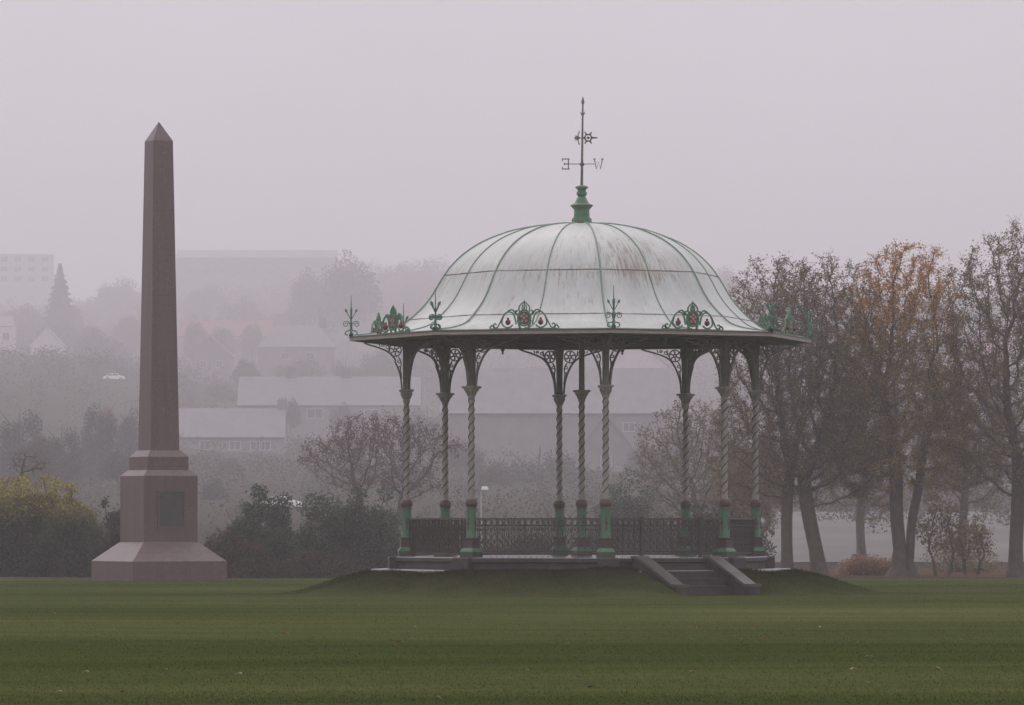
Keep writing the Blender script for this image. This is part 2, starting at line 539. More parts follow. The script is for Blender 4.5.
# fallen leaves lying on the lawn
def fallen_leaves():
    specs = [(284, 636, 'o'), (398, 644, 'o'), (165, 671, 'b'), (60, 694, 'p'), (122, 694, 'b'), (235, 701, 'o'), (415, 628, 'p'),
             (116, 642, 'o'), (55, 616, 'o'), (87, 673, 'p'), (436, 700, 'p'), (240, 676, 'p'),
             (570, 645, 'p'), (565, 642, 'o'), (764, 641, 'o'), (820, 627, 'p'), (853, 674, 'p'), (769, 690, 'p'), (936, 673, 'p'),
             (868, 687, 'o'), (690, 676, 'o'), (590, 690, 'b'), (964, 641, 'p'), (868, 661, 'p'), (525, 673, 'p'), (700, 627, 'o'), (790, 618, 'o')]
    text = {'o': ('small rust orange leaf fallen on the mown lawn', 'rust orange fallen leaves', (.34, .11, .035)),
            'b': ('small dark brown leaf fallen on the mown lawn', 'dark brown fallen leaves', (.07, .035, .02)),
            'p': ('small pale buff leaf fallen on the mown lawn', 'pale buff fallen leaves', (.36, .31, .26))}
    for k in text:
        M['fall' + k] = simple_mat('fallen_leaf_' + {'o': 'orange', 'b': 'brown', 'p': 'pale'}[k], tuple(c * .8 for c in text[k][2]), text[k][2], 20, .5, 0)
    protos = {}
    for px, py, k in specs:
        Y = EYE * F / (py - HY)
        X = (px - 512) * Y / F
        if k not in protos:
            mb = MB()
            pts = [(0, -1), (.35, -.55), (.55, -.05), (.4, .5), (0, 1.0), (-.4, .5), (-.55, -.05), (-.35, -.55)]
            s = .05
            vs = [(0, 0, .012)] + [(a * s, b * s, .028 + .022 * abs(a) - .01 * b) for a, b in pts]
            mb.add(vs, [(0, i + 1, (i + 1) % 8 + 1) for i in range(8)])
            mb.tube([(0, -s, .035), (.006, -s * 1.7, .02)], .0025, 4)
            o = mb.build('fallen_leaf', 'fall' + k)
            protos[k] = o
        else:
            o = protos[k].copy(); COL.objects.link(o)
        tag(o, text[k][0], 'leaf', text[k][1])
        o.location = (X, Y, tz(X, Y) + .012)
        s = .6 + .5 * rng.random()
        o.scale = (s, s, s)
        o.rotation_euler = (.25 * rng.random(), .4 * (rng.random() - .5), rng.random() * 6.28)
fallen_leaves()

# ------------------------------------------------------------------ bandstand
RC = 4.40                # column circle
Z_DECK, Z_CAP, Z_BEAM, Z_LIP = .925, 5.09, 6.24, 6.37
bs = thing('bandstand', 'octagonal iron bandstand with a white ribbed dome roof and green trim on the mound', 'bandstand', (BX, BY, 0))
ANG = [radians(TH0 + 45 * k) for k in range(8)]

def polar(r, a, z):
    return (r * sin(a), -r * cos(a), z)

def octa(mb, prof):
    mb.stack([[polar(r, a, z) for a in ANG] for r, z in prof])

# plinth
mb = MB(); octa(mb, [(5.30, .15), (5.30, .60), (5.27, .625)])
mb.build('paving_ring', 'wetstone', bs)
mb = MB(); octa(mb, [(4.72, .60), (4.72, .80), (4.80, .82), (4.80, .912)])
pl = mb.build('plinth', 'stone', bs)
mb = MB(); octa(mb, [(4.785, .9125), (4.77, Z_DECK)])
mb.build('floor', 'deck', bs)
pad = MB(); pad.square([(.25, .63), (.25, .90), (.23, .9285)])
pad0 = pad.build('corner_block', 'darkstone', pl, loc=polar(4.60, ANG[0], 0), rz=ANG[0])
for a in ANG[1:]:
    dup(pad0, pl, polar(4.60, a, 0), a)

# stairs on the front right side
NR = 5; rise = (Z_DECK - .06) / NR; going = .36; hw = .86
A_OUT = 4.72 * cos(pi / 8) + .005
def stairs():
    mb = MB()
    for i in range(1, NR):
        z1 = Z_DECK - rise * i
        ya = A_OUT + going * (i - 1); yb = A_OUT + going * i
        mb.box((0, -(ya + yb) / 2, (z1 - .1) / 2), (2 * hw, going, z1 + .1 + 0.0))
        mb.box((0, -(ya + yb) / 2 - .015, z1 + .0125), (2 * hw - .004, going - .004, .025))   # worn nosing slab
    stp = mb.build('steps', 'stair', bs, rz=TS)
    def cheek(sx):
        c = MB()
        y0, y1_, w = A_OUT + .04, A_OUT + 2.15, .30
        prof = [(y0, -.1), (y0, .90), (y0 + .25, .90), (y1_ - .25, .24), (y1_, .24), (y1_, -.1)]
        o = len(c.v); n = len(prof)
        for xx in (sx * (hw + .002), sx * (hw + .002 + w)):
            c.v.extend([(xx, -y, z) for y, z in prof])
        c.f.append(tuple(range(n))); c.f.append(tuple(n + i for i in reversed(range(n))))
        for i in range(n):
            c.f.append((i, n + i, n + (i + 1) % n, (i + 1) % n))
        ob = c.build('cheek_wall', 'stone', stp)
    def coping(sx):
        c = MB()
        y0, y1_, w = A_OUT + .03, A_OUT + 2.18, .34
        prof = [(y0, .903), (y0 + .26, .903), (y1_ - .25, .243), (y1_, .243)]
        top = [(y, z + .07) for y, z in prof]
        ring = prof + top[::-1]; n = len(ring)
        xa, xb = sx * (hw - .015), sx * (hw - .015 + w)
        for xx in (xa, xb):
            c.v.extend([(xx, -y, z) for y, z in ring])
        c.f.append(tuple(range(n))); c.f.append(tuple(n + i for i in reversed(range(n))))
        for i in range(n):
            c.f.append((i, n + i, n + (i + 1) % n, (i + 1) % n))
        c.build('coping', 'coping', stp)
    for sx in (-1, 1):
        cheek(sx); coping(sx)
stairs()

# column, built once at the origin with the outside of the octagon towards local -Y
def make_column():
    sh = MB()
    z0, z1 = 2.34, 4.80
    sh.lathe([(.082, z0), (.080, z0 + .08), (.072, z0 + .14), (.068, z1)], 14)
    col = sh.build('column', 'cream', bs, True)
    sp = MB()
    turns = 5.2; n = 130
    for ph in (0, pi):
        pts = [(.071 * cos(2 * pi * turns * i / n + ph), .071 * sin(2 * pi * turns * i / n + ph), z0 + .14 + (z1 - z0 - .16) * i / n) for i in range(n + 1)]
        sp.tube(pts, .0145, 5)
    sp.build('spiral_band', 'band', col)
    cp = MB()
    cp.lathe([(.070, 4.79), (.092, 4.80), (.092, 4.83), (.078, 4.84), (.085, 4.90), (.125, 4.97), (.15, 4.99)], 14)
    cp.square([(.118, 4.955), (.132, 5.0), (.132, 5.025), (.155, 5.03)])
    cp.square([(.165, 5.032), (.172, 5.045), (.172, 5.078), (.150, 5.09)])
    for q in range(8):      # capital leaves
        a = q * pi / 4
        cp.tube([(.08 * cos(a), .08 * sin(a), 4.85), (.11 * cos(a), .11 * sin(a), 4.93), (.15 * cos(a), .15 * sin(a), 4.975)], [.02, .026, .012], 5)
    cp.build('capital', 'cream', col, True)
    co = MB()
    co.lathe([(.10, 2.345), (.125, 2.335), (.148, 2.29), (.152, 2.24), (.14, 2.18), (.125, 2.15), (.135, 2.13), (.135, 2.106)][::-1], 18)
    co.build('collar', 'maroon', col, True)
    dr = MB()
    dr.lathe([(.132, 1.41), (.122, 1.47), (.120, 2.06), (.130, 2.105)], 16)
    d_ = dr.build('pedestal', 'green', col, True)
    for q in range(4):       # little red crosses on the drum
        pn = MB()
        k_ = .020
        pts = [(-k_, -.16), (k_, -.16), (k_, -.03), (.045, -.02), (.045, .02), (k_, .03), (k_, .16), (-k_, .16), (-k_, .03), (-.045, .02), (-.045, -.02), (-k_, -.03)]
        pn.plate(pts, .02, -.120)
        po_ = pn.build('panel', 'maroon', d_, loc=(0, 0, 1.76), rz=q * pi / 2)
    bb = MB()
    bb.square([(.150, 1.165), (.150, 1.36), (.165, 1.375), (.165, 1.405)])
    bb.build('base_block', 'block', col)
    ft = MB()
    ft.square([(.207, 1.062), (.20, 1.09), (.155, 1.15), (.152, 1.163)])
    ft.build('foot_moulding', 'green', col)
    fb_ = MB(); fb_.square([(.20, .93), (.20, 1.06)])
    fb_.build('foot', 'footdk', col)
    return col

def make_post(col):
    po = MB()
    po.square([(.095, 5.092), (.075, 5.16), (.072, 5.5), (.08, 5.9), (.11, 6.303)])
    for s in (-1, 1):
        po.box((s * .03, -.082, 5.55), (.012, .012, .8))
    po.build('post', 'olive', col)

def make_bracket(reach=1.18):
    k = reach / 1.18
    b = MB(); t = .05
    edge = catmull([(.115, 5.10), (.15, 5.41), (.24, 5.68), (.36, 5.89), (.53, 6.03), (.82, 6.135), (1.03, 6.19), (1.18, 6.24)], 5)
    edge = [(u * k if u > .3 else u, v) for u, v in edge]
    b.ribbon(edge, .036, .075)
    t = .035
    w = .024
    b.ribbon([(.09, 6.25), (reach, 6.25)], .03, .06)
    c = (.285, 6.06)
    b.ribbon(arc(c, .152, 0, 360, 22), .028, t)
    b.ribbon(arc(c, .04, 0, 360, 10), .035, t)
    for q in range(6):
        a = radians(q * 60 + 15)
        b.ribbon([(c[0] + .05 * cos(a), c[1] + .05 * sin(a)), (c[0] + .10 * cos(a + .25), c[1] + .10 * sin(a + .25)), (c[0] + .145 * cos(a), c[1] + .145 * sin(a))], [.014, .04, .012], t)
    # scrolls below the ring
    for (cu, cv, r, s) in ((.19, 5.79, .060, 1), (.165, 5.62, .042, -1)):
        b.ribbon(spiral((cu, cv), r, r * .3, 90, 90 + s * 400, 16), w * .8, t)
    b.ribbon(catmull([(.115, 5.35), (.15, 5.60), (.13, 5.75), (.20, 5.90)], 5), w, t)
    # scrolls out along the top
    for (cu, cv, r, s) in ((.52, 6.145, .058, 1), (.66, 6.172, .042, -1)):
        b.ribbon(spiral((cu * k, cv), r, r * .3, 200, 200 + s * 400, 16), w * .8, t)
    for q in range(0, 4, 3):
        u = (.46 + .09 * q) * k
        b.ribbon([(u, 6.05 + .033 * q), (u + .035, 6.215)], w * .8, t)
    return b

col0 = make_column()
make_post(col0)
bm_ = make_bracket()
out_ = make_bracket(1.06)
b1 = bm_.build('bracket', 'olive', col0, rz=pi / 8)
b2 = dup(b1, col0, rz=pi - pi / 8)
b3 = out_.build('bracket', 'olive', col0, rz=-pi / 2)
col0.location = polar(RC, ANG[0], 0); col0.rotation_euler = (0, 0, ANG[0])
for a in ANG[1:]:
    dup(col0, bs, polar(RC, a, 0), a)
# the slim post in the middle: same column without brackets
cc = make_column()
cc.location = (0, 0, -.0); cc.rotation_euler = (0, 0, radians(20))
pm = MB(); pm.lathe([(.075, 5.092), (.07, 6.0), (.07, 7.6)], 12)
pm.build('post', 'olive', cc, True)

# beams, soffit, cornice
mb = MB()
CH = 2 * RC * sin(pi / 8)
bm2 = MB(); bm2.box((0, 0, 6.335), (CH - .24, .14, .12)); 
bm2.box((0, 0, 6.284), (CH - .26, .18, .03))
beam0 = bm2.build('beam', 'wood', bs, loc=polar(RC * cos(pi / 8), ANG[0] + pi / 8, 0), rz=ANG[0] + pi / 8)
pd = MB(); pd.lathe([(.01, 6.10), (.035, 6.13), (.02, 6.16), (.05, 6.20), (.06, 6.2685)], 8)
pd.build('pendant', 'olive', beam0, True)
for a in ANG[1:]:
    dup(beam0, bs, polar(RC * cos(pi / 8), a + pi / 8, 0), a + pi / 8)

def ring_oct(prof, name, mat, parent, close=False):
    mb = MB()
    n = 8; o = 0
    for r, z in prof:
        mb.v.extend([polar(r, a, z) for a in ANG])
    m = len(prof)
    for k in range(m if close else m - 1):
        k2 = (k + 1) % m
        for i in range(n):
            j = (i + 1) % n
            mb.f.append((k * n + i, k * n + j, k2 * n + j, k2 * n + i))
    return mb.build(name, mat, parent)
# closed ring sections
ring_oct([(5.80, 6.365), (5.80, 6.325), (5.75, 6.310), (5.62, 6.302), (5.52, 6.288), (5.44, 6.284), (5.36, 6.300),
          (4.3, 6.305), (4.1, 6.32), (4.1, 6.41), (4.4, 6.43), (5.70, 6.362)], 'cornice', 'wood', bs, True)
ring_oct([(5.822, 6.364), (5.822, 6.288), (5.803, 6.288), (5.803, 6.364)], 'fascia', 'cream', bs, True)
ring_oct([(5.835, 6.400), (5.84, 6.372), (5.79, 6.3665), (5.66, 6.3665), (5.66, 6.400)], 'gutter', 'maroon', bs, True)

# roof: profile radius (corner) against height
prof_px = [(10, 224.2), (30, 224.9), (50, 227.4), (68, 231), (84, 236.2), (101, 243.5), (118, 254.5), (131, 267), (141, 281), (150.5, 297), (160, 309), (172, 320), (185, 329), (205, 334.2), (225, 336.5)]
RP = catmull([(r / 40.0, EYE + (HY - y) / 40.0) for r, y in prof_px], 4)
RP = [(r, max(z, 6.405)) for r, z in RP]
ARCL = [0.0]
for i in range(1, len(RP)):
    ARCL.append(ARCL[-1] + sqrt((RP[i][0] - RP[i - 1][0]) ** 2 + (RP[i][1] - RP[i - 1][1]) ** 2))

def roof_r(rc, deg):
    """radius at bearing deg for corner radius rc: octagon, its sides bowed a little more near the crown"""
    q = (deg - TH0) % 45.0
    flat = rc * cos(radians(22.5)) / cos(radians(q - 22.5))
    k = .16 + .5 * max(0.0, min(1.0, 1 - rc / 3.6))
    return flat * (1 - k) + rc * k

def roof():
    mb = MB()
    nseg = 128
    degs = [TH0 + 360.0 * i / nseg for i in range(nseg)]
    for (r, z) in RP:
        for d in degs:
            mb.v.append(polar(roof_r(r, d), radians(d), z))
    m = len(RP)
    for k in range(m - 1):
        for i in range(nseg):
            j = (i + 1) % nseg
            mb.f.append((k * nseg + i, (k + 1) * nseg + i, (k + 1) * nseg + j, k * nseg + j))
    mb.f.append(tuple(range(nseg)))
    ro = mb.build('roof', 'dome', bs)
    me = ro.data
    sm = [True] * len(me.polygons)
    me.polygons.foreach_set('use_smooth', sm)
    uvl = me.uv_layers.new(name='roofmap')
    for p in me.polygons:
        last = None
        for li in p.loop_indices:
            vi = me.loops[li].vertex_index
            d = degs[vi % nseg]
            d = (d + 180) % 360 - 180
            if last is not None and d - last > 180: d -= 360
            if last is not None and last - d > 180: d += 360
            last = d
            uvl.data[li].uv = (d, ARCL[vi // nseg])
    sol = ro.modifiers.new('thickness', 'SOLIDIFY'); sol.thickness = .03; sol.offset = -1
    # ribs
    for i in range(16):
        d = TH0 + 22.5 * i
        corner = i % 2 == 0
        rb = MB()
        pts = [polar(roof_r(r, d), radians(d), z + .012) for r, z in RP[2:]]
        rb.tube(pts, .021 if corner else .017, 6)
        rb.build('rib', 'ribdk', ro, True)
    # seams round the dome
    for zt in (7.93, 6.82):
        for k in range(len(RP) - 1):
            if RP[k][1] >= zt >= RP[k + 1][1]:
                t = (RP[k][1] - zt) / (RP[k][1] - RP[k + 1][1] + 1e-9)
                rr = RP[k][0] + t * (RP[k + 1][0] - RP[k][0])
        sb = MB()
        pts = [polar(roof_r(rr, d) + .004, radians(d), zt) for d in degs] 
        n = len(pts); sec = []
        for q in range(n + 1):
            p = pts[q % n]; a = radians(degs[q % n])
            j = .006 * sin(q * 1.7) * sin(q * .61)
            sec.append([(p[0] + sin(a) * .010 * cx, p[1] - cos(a) * .010 * cx, p[2] + .010 * cz + j) for cx, cz in ((-1, -1), (1, -1), (1, 1), (-1, 1))])
        sb.stack(sec, False)
        sb.build('seam', 'seam', ro)
    return ro
def seam_mat():
    m, nt, b = new_mat('rusty_seam')
    tc = N(nt, 'ShaderNodeTexCoord').outputs['Object']
    f = noise(nt, tc, 2.3, 5, .7)
    L(nt, ramp(nt, f, [(.38, (.38, .36, .35)), (.50, (.22, .17, .15)), (.64, (.09, .05, .038))]), b.inputs['Base Color'])
    b.inputs['Roughness'].default_value = .7
    return m
M['seam'] = seam_mat()
V_SEAM = float(np.interp(-7.93, [-q[1] for q in RP], ARCL))
M['dome'] = dome_mat()
roof_o = roof()

# roof finial and weather vane
zc = lambda y: EYE + (HY - y) / 40.0
fb = MB()
fb.lathe([(r / 40.0, zc(y)) for r, y in [(10.5, 225), (9.8, 219.5), (9.6, 218.2), (8.0, 217.6), (7.6, 210), (9.0, 208.2), (10.6, 206.6), (10.6, 204.6), (7.2, 203.2), (6.0, 201), (4.6, 198), (3.6, 196.6), (5.2, 194.6), (5.2, 192.4), (3.8, 190.4), (4.4, 189.4), (6.0, 188.4), (6.0, 186.6), (4.4, 185.8), (2.0, 185.2)]], 8)
fin = fb.build('finial', 'green', bs)
for ya, yb, ra in ((206.4, 204.8, 11.9), (188.3, 186.9, 6.9)):
    mo = MB(); mo.lathe([(ra / 40 - .03, zc(ya)), (ra / 40, zc((ya + yb) / 2 + .2)), (ra / 40 - .03, zc(yb))], 16)
    mo.build('moulding', 'rust', fin, True)
sk = MB(); sk.lathe([(r / 40.0, zc(y)) for r, y in [(10.8, 225.5), (13.5, 224.6), (13.5, 223.4), (10.7, 222.4)]], 24)
sk.build('flashing', 'maroon', fin, True)
# the vane
tilt = 1.2 / 89.0
def vx(z): return (z - zc(186)) * tilt
wv = MB()
wv.tube([(vx(zc(187)), 0, zc(187)), (vx(zc(150)), 0, zc(150)), (vx(zc(103)), 0, zc(103))], [.036, .028, .020], 8)
wv.lathe([(.02, zc(166.5)), (.055, zc(165.5)), (.06, zc(164)), (.05, zc(163)), (.02, zc(161.8))], 10, (vx(zc(164)), 0))
wv.lathe([(.012, zc(104.5)), (.042, zc(103)), (.030, zc(100)), (.004, zc(96.5))], 8, (vx(zc(100)), 0))
vane = wv.build('weather_vane', 'iron', bs, True)
# leaf tips on the rod
lf = MB()
x0 = vx(zc(113))
for s in (-1, 1):
    lf.ribbon([(x0, zc(116)), (x0 + s * .03, zc(114)), (x0 + s * .06, zc(111.8))], [.02, .035, .008], .02)
lf.build('leaf_tip', 'iron', vane)
# compass arms
zA = zc(164); xA = vx(zA)
ca = MB()
ca.tube([(xA - .33, 0, zA), (xA + .31, 0, zA)], .011, 6)
ca.tube([(xA, -.38, zA), (xA, .38, zA)], .011, 6)
arms = ca.build('compass_arm', 'iron', vane)
def letter(strokes, name, loc, rz):
    b = MB()
    for s in strokes:
        b.ribbon(s, .026, .02)
    return b.build(name, 'iron', arms, loc=loc, rz=rz)
h_ = .25
E = [[(0, -h_ / 2), (0, h_ / 2)], [(-.03, h_ / 2), (.15, h_ / 2)], [(.15, h_ / 2 + .012), (.15, h_ / 2 - .05)], [(0, 0), (.10, 0)], [(.10, -.03), (.10, .03)], [(-.03, -h_ / 2), (.15, -h_ / 2)], [(.15, -h_ / 2 - .012), (.15, -h_ / 2 + .05)]]
Wl = [[(0, h_ / 2), (.05, -h_ / 2), (.10, h_ / 2 * .5), (.15, -h_ / 2), (.20, h_ / 2)], [(-.03, h_ / 2), (.03, h_ / 2)], [(.17, h_ / 2), (.23, h_ / 2)]]
Nl = [[(0, -h_ / 2), (0, h_ / 2)], [(0, h_ / 2), (.16, -h_ / 2)], [(.16, -h_ / 2), (.16, h_ / 2)]]
Sl = [spiral((.08, .065), .075, .075, 20, 270, 12) + spiral((.08, -.075), .075, .075, 90, -160, 12)]
# the letters read from the far side, so the E is reversed from here
letter([[(-u, v) for u, v in s] for s in E], 'letter_e', (xA - .34, 0, zA), 0)
letter(Wl, 'letter_w', (xA + .31, 0, zA), 0)
letter(Nl, 'letter_n', (xA, .38, zA - .02), radians(84))
letter(Sl, 'letter_s', (xA - .01, -.54, zA - .02), radians(84))
# pointer: star with rays and a leafed tail
zS = zc(138); xS = vx(zS)
pt = MB()
pt.tube([(xS - .18, 0, zS), (xS + .34, 0, zS)], .012, 6)
sc_ = (xS + .145, zS + .005)
pt.ribbon(arc(sc_, .085, 0, 360, 14), .035, .025)
pt.ribbon(arc(sc_, .022, 0, 360, 8), .03, .025)
for q in range(6):
    a = radians(60 * q)
    L0, L1 = .08, (.24 if q == 0 else .175)
    pt.ribbon([(sc_[0] + L0 * cos(a), sc_[1] + L0 * sin(a)), (sc_[0] + L1 * cos(a), sc_[1] + L1 * sin(a))], [.055, .022], .025)
for s in (-1, 1):
    pt.ribbon(catmull([(xS - .06, zS), (xS - .11, zS + s * .05), (xS - .07, zS + s * .17)], 4), .028, .02)
    pt.ribbon([(xS - .10, zS), (xS - .15, zS + s * .05), (xS - .18, zS + s * .045)], .026, .02)
pt.ribbon([(xS - .10, zS), (xS - .17, zS), (xS - .21, zS)], [.02, .06, .01], .025)
pt.build('pointer', 'iron', vane)

# crests along the middle of each eave and finials on each corner
def make_crest():
    b = MB(); t = .035
    # medallion frame
    b.ribbon(arc((0, .27), .155, 0, 360, 22, .185), .042, .05)
    b.ribbon([(-.10, .0), (-.13, .12), (-.16, .22)], .05, t); b.ribbon([(.10, .0), (.13, .12), (.16, .22)], .05, t)
    # crown of leaves
    b.ribbon([(0, .44), (0, .56), (0, .68)], [.05, .03, .014], t)
    b.lathe([(.005, .615), (.028, .64), (.03, .66), (.004, .70)], 8)
    for s in (-1, 1):
        b.ribbon(catmull([(s * .12, .42), (s * .13, .53), (s * .05, .625), (s * .01, .63)], 5), .027, t)
        b.ribbon(catmull([(s * .05, .44), (s * .055, .52), (s * .035, .59)], 4), .022, t)
        b.ribbon(catmull([(s * .17, .34), (s * .22, .42), (s * .16, .45)], 4), .04, t)
        # shoulder volute over the red bud
        b.ribbon(catmull([(s * .20, .12), (s * .25, .33), (s * .33, .41), (s * .45, .40), (s * .54, .27), (s * .55, .13), (s * .45, .045), (s * .34, .06), (s * .29, .11)], 5), .033, t)
        b.ribbon(catmull([(s * .20, .36), (s * .30, .47), (s * .41, .43)], 4), .035, t)
        # outer tail
        b.ribbon(catmull([(s * .53, .30), (s * .60, .17), (s * .66, .06), (s * .74, .035), (s * .77, .09), (s * .73, .14), (s * .69, .11)], 5), .028, t)
        b.ribbon(catmull([(s * .73, .04), (s * .80, .10), (s * .86, .03)], 4), .030, t)
    b.ribbon([(-.84, .018), (.84, .018)], .022, t)
    return b
cr = make_crest().build('crest', 'green', bs)
md = MB()
for (u, v, r) in ((0, .27, .040), (.068, .315, .034), (-.068, .315, .034), (.05, .20, .034), (-.05, .20, .034), (0, .365, .034)):
    md.plate([(u + r * cos(2 * pi * i / 12), v + r * sin(2 * pi * i / 12)) for i in range(12)], .05 + r * .3)
md.build('rosette', 'gilt', cr)
ml = MB(); ml.plate([(.128 * cos(2 * pi * i / 18), .27 + .158 * sin(2 * pi * i / 18)) for i in range(18)], .018)
ml.build('medallion', 'maroon', cr)
for s in (-1, 1):
    bd = MB()
    bd.lathe([(.015, .10), (.055, .13), (.068, .17), (.058, .21), (.028, .24), (.034, .265), (.010, .29)], 10, (s * .405, 0))
    bd.build('bud', 'red', cr, True)
RE = 5.76
cr.location = polar(RE * cos(pi / 8), ANG[0] + pi / 8, 6.40); cr.rotation_euler = (0, 0, ANG[0] + pi / 8)
for a in ANG[1:]:
    dup(cr, bs, polar(RE * cos(pi / 8), a + pi / 8, 6.40), a + pi / 8)

def make_corner():
    b = MB(); t = .03
    b.tube([(0, 0, 0), (0, 0, .35), (0, 0, .68), (0, 0, 1.02)], [.032, .026, .014, .006], 6)
    b.square([(.05, 0), (.05, .06), (.035, .09)])
    for s in (-1, 1):
        b.ribbon(spiral((s * .13, .31), .085, .02, 180 if s > 0 else 0, (180 - 560) if s > 0 else 560, 24), .018, t)
        b.ribbon(catmull([(0, .42), (s * .06, .52), (s * .10, .60)], 4), .018, t)
        b.plate([(s * .09, .58), (s * .15, .62), (s * .155, .70), (s * .10, .665)][::s], t)
        b.ribbon(catmull([(0, .22), (s * .04, .15), (s * .11, .14), (s * .15, .07), (s * .08, .03)], 4), .026, t)
    return b
def cross_corner():
    b = make_corner(); k0 = len(b.v)
    c = make_corner()
    o = len(b.v)
    b.v.extend([(-y, x, z) for x, y, z in c.v]); b.f.extend([tuple(i + o for i in q) for q in c.f])
    return b
cf = cross_corner().build('corner_finial', 'greendk', bs, False, polar(RE + .02, ANG[0], 6.395), ANG[0])
for a in ANG[1:]:
    dup(cf, bs, polar(RE + .02, a, 6.395), a)

# railings between the columns
def make_railing(x0, x1):
    b = MB(); t = .022
    n = max(3, int(round((x1 - x0) / .168)))
    dx = (x1 - x0) / n
    b.ribbon([(x0, 1.02), (x1, 1.02)], .03, .03)
    b.ribbon([(x0, 1.70), (x1, 1.70)], .018, .022)
    for i in range(n + 1):
        b.ribbon([(x0 + dx * i, 1.02), (x0 + dx * i, 1.85)], .015, .022)
    for i in range(n):
        c = x0 + dx * (i + .5); r = dx * .40
        b.ribbon(arc((c, 1.775), r, 0, 360, 10), .0098, t)
        for s in (-1, 1):
            b.ribbon(catmull([(c, 1.69), (c + s * r, 1.60), (c + s * r * .3, 1.50), (c + s * r * .9, 1.40), (c, 1.30)], 3), .0098, t)
            b.ribbon(catmull([(c, 1.30), (c + s * r, 1.20), (c + s * r * .25, 1.12), (c + s * r * .8, 1.03)], 3), .0098, t)
        b.plate([(c, 1.26), (c + .025, 1.30), (c, 1.34), (c - .025, 1.30)], t + .006)
        b.plate([(c, 1.56), (c + .022, 1.60), (c, 1.64), (c - .022, 1.60)], t + .006)
    return b
XR = CH / 2 - .165
rl = make_railing(-XR, XR).build('railing', 'rail', bs)
tr = MB(); tr.box((0, 0, 1.868), (2 * XR, .07, .036)); tr.build('handrail', 'maroon', rl)
AP = RC * cos(pi / 8)
rl.location = polar(AP, ANG[1] + pi / 8, 0); rl.rotation_euler = (0, 0, ANG[1] + pi / 8)
for a in ANG[2:]:
    dup(rl, bs, polar(AP, a + pi / 8, 0), a + pi / 8)
# gated side at the head of the stairs
gp = MB()
gp.box((-.68, 0, 1.42), (.075, .075, .985)); gp.box((.98, 0, 1.42), (.075, .075, .985))
gposts = gp.build('gate_post', 'rail', bs, loc=polar(AP, TS, 0), rz=TS)
for xa, xb, nm in ((-XR, -.725, 'railing'), (1.025, XR, 'railing'), (-.635, .145, 'gate'), (.155, .935, 'gate')):
    g_ = make_railing(xa + .012, xb - .012).build(nm, 'rail', bs, loc=polar(AP, TS, 0), rz=TS)
    t_ = MB(); t_.box(((xa + xb) / 2, 0, 1.868), (xb - xa - .004, .06, .036)); t_.build('handrail', 'maroon', g_)

# ------------------------------------------------------------------ obelisk
def obelisk():
    Y = 142.0 * 1.22; sc = F / Y; k = 1.22
    X = (158.8 - 512) / sc
    ob = thing('obelisk', 'tall dark red granite obelisk on a stepped pedestal at the edge of the lawn', 'obelisk', (X, Y, tz(X, Y)), radians(28.5))
    z0 = tz(X, Y)
    z = lambda y: EYE + (HY - y) / sc - z0
    def sq(mb, w, zz): return [(k * w / 2 * a, k * w / 2 * b, zz) for a, b in ((-1, -1), (1, -1), (1, 1), (-1, 1))]
    mb = MB(); mb.stack([sq(mb, 3.07, -.1), sq(mb, 3.07, z(561)), sq(mb, 1.84, z(543)), sq(mb, 1.80, z(542))]); mb.build('base', 'granite', ob)
    mb = MB(); mb.stack([sq(mb, 1.754, z(542)), sq(mb, 1.754, z(476)), sq(mb, 1.42, z(470.3))]); die = mb.build('pedestal', 'granite', ob)
    mb = MB(); mb.stack([sq(mb, 1.345, z(470.3)), sq(mb, 1.345, z(457)), sq(mb, 1.0, z(450.5))]); mb.build('cap_block', 'granite', ob)
    mb = MB(); mb.stack([sq(mb, .935, z(450.5)), sq(mb, .640, z(141.3)), sq(mb, .015, z(122))]); mb.build('shaft', 'granite', ob)
    pq = MB()
    pq.box((0.02, -k * .877 - .004, z(509)), (.98, .03, 34 / sc))
    p = pq.build('plaque', 'bronze', die)
    fr = MB()
    hh = 34 / sc / 2; cz = z(509)
    for (cx, czz, w, h) in ((.02, cz + hh + .035, 1.12, .07), (.02, cz - hh - .035, 1.12, .07), (-.505, cz, .07, 2 * hh - .002), (.545, cz, .07, 2 * hh - .002)):
        fr.box((cx, -k * .877 - .02, czz), (w, .06, h))
    fr.build('plaque_frame', 'granite', die)
obelisk()

# ------------------------------------------------------------------ vegetation
def leaf_quads(cent, size, pal, wts=None, up=0.0, aspect=.62, vary=.25):
    n = len(cent)
    d1 = rng.normal(size=(n, 3)); d1[:, 2] *= .8
    d1 /= np.linalg.norm(d1, axis=1)[:, None]
    d2 = np.cross(d1, rng.normal(size=(n, 3))); d2 /= np.linalg.norm(d2, axis=1)[:, None] + 1e-9
    s = (size * (.6 + .8 * rng.random(n)))[:, None]
    v = np.zeros((n, 4, 3))
    v[:, 0] = cent - d1 * s * .5; v[:, 1] = cent + d2 * s * .5 * aspect
    v[:, 2] = cent + d1 * s * .5; v[:, 3] = cent - d2 * s * .5 * aspect
    pal = np.array(pal)
    pi_ = rng.choice(len(pal), n, p=wts)
    t = pal[pi_] * (1 - vary + 2 * vary * rng.random((n, 1)))
    return v.reshape(-1, 3), np.repeat(t, 4, 0)

def crown_obj(name, cent, size, pal, parent, wts=None, tintfn=None, vary=.25):
    v, t = leaf_quads(cent, size, pal, wts, vary=vary)
    if tintfn is not None:
        t = t * np.repeat(tintfn(cent), 4, 0)
    return np_mesh(name, 'leaf', v, 4, np.arange(len(v)), parent, t)

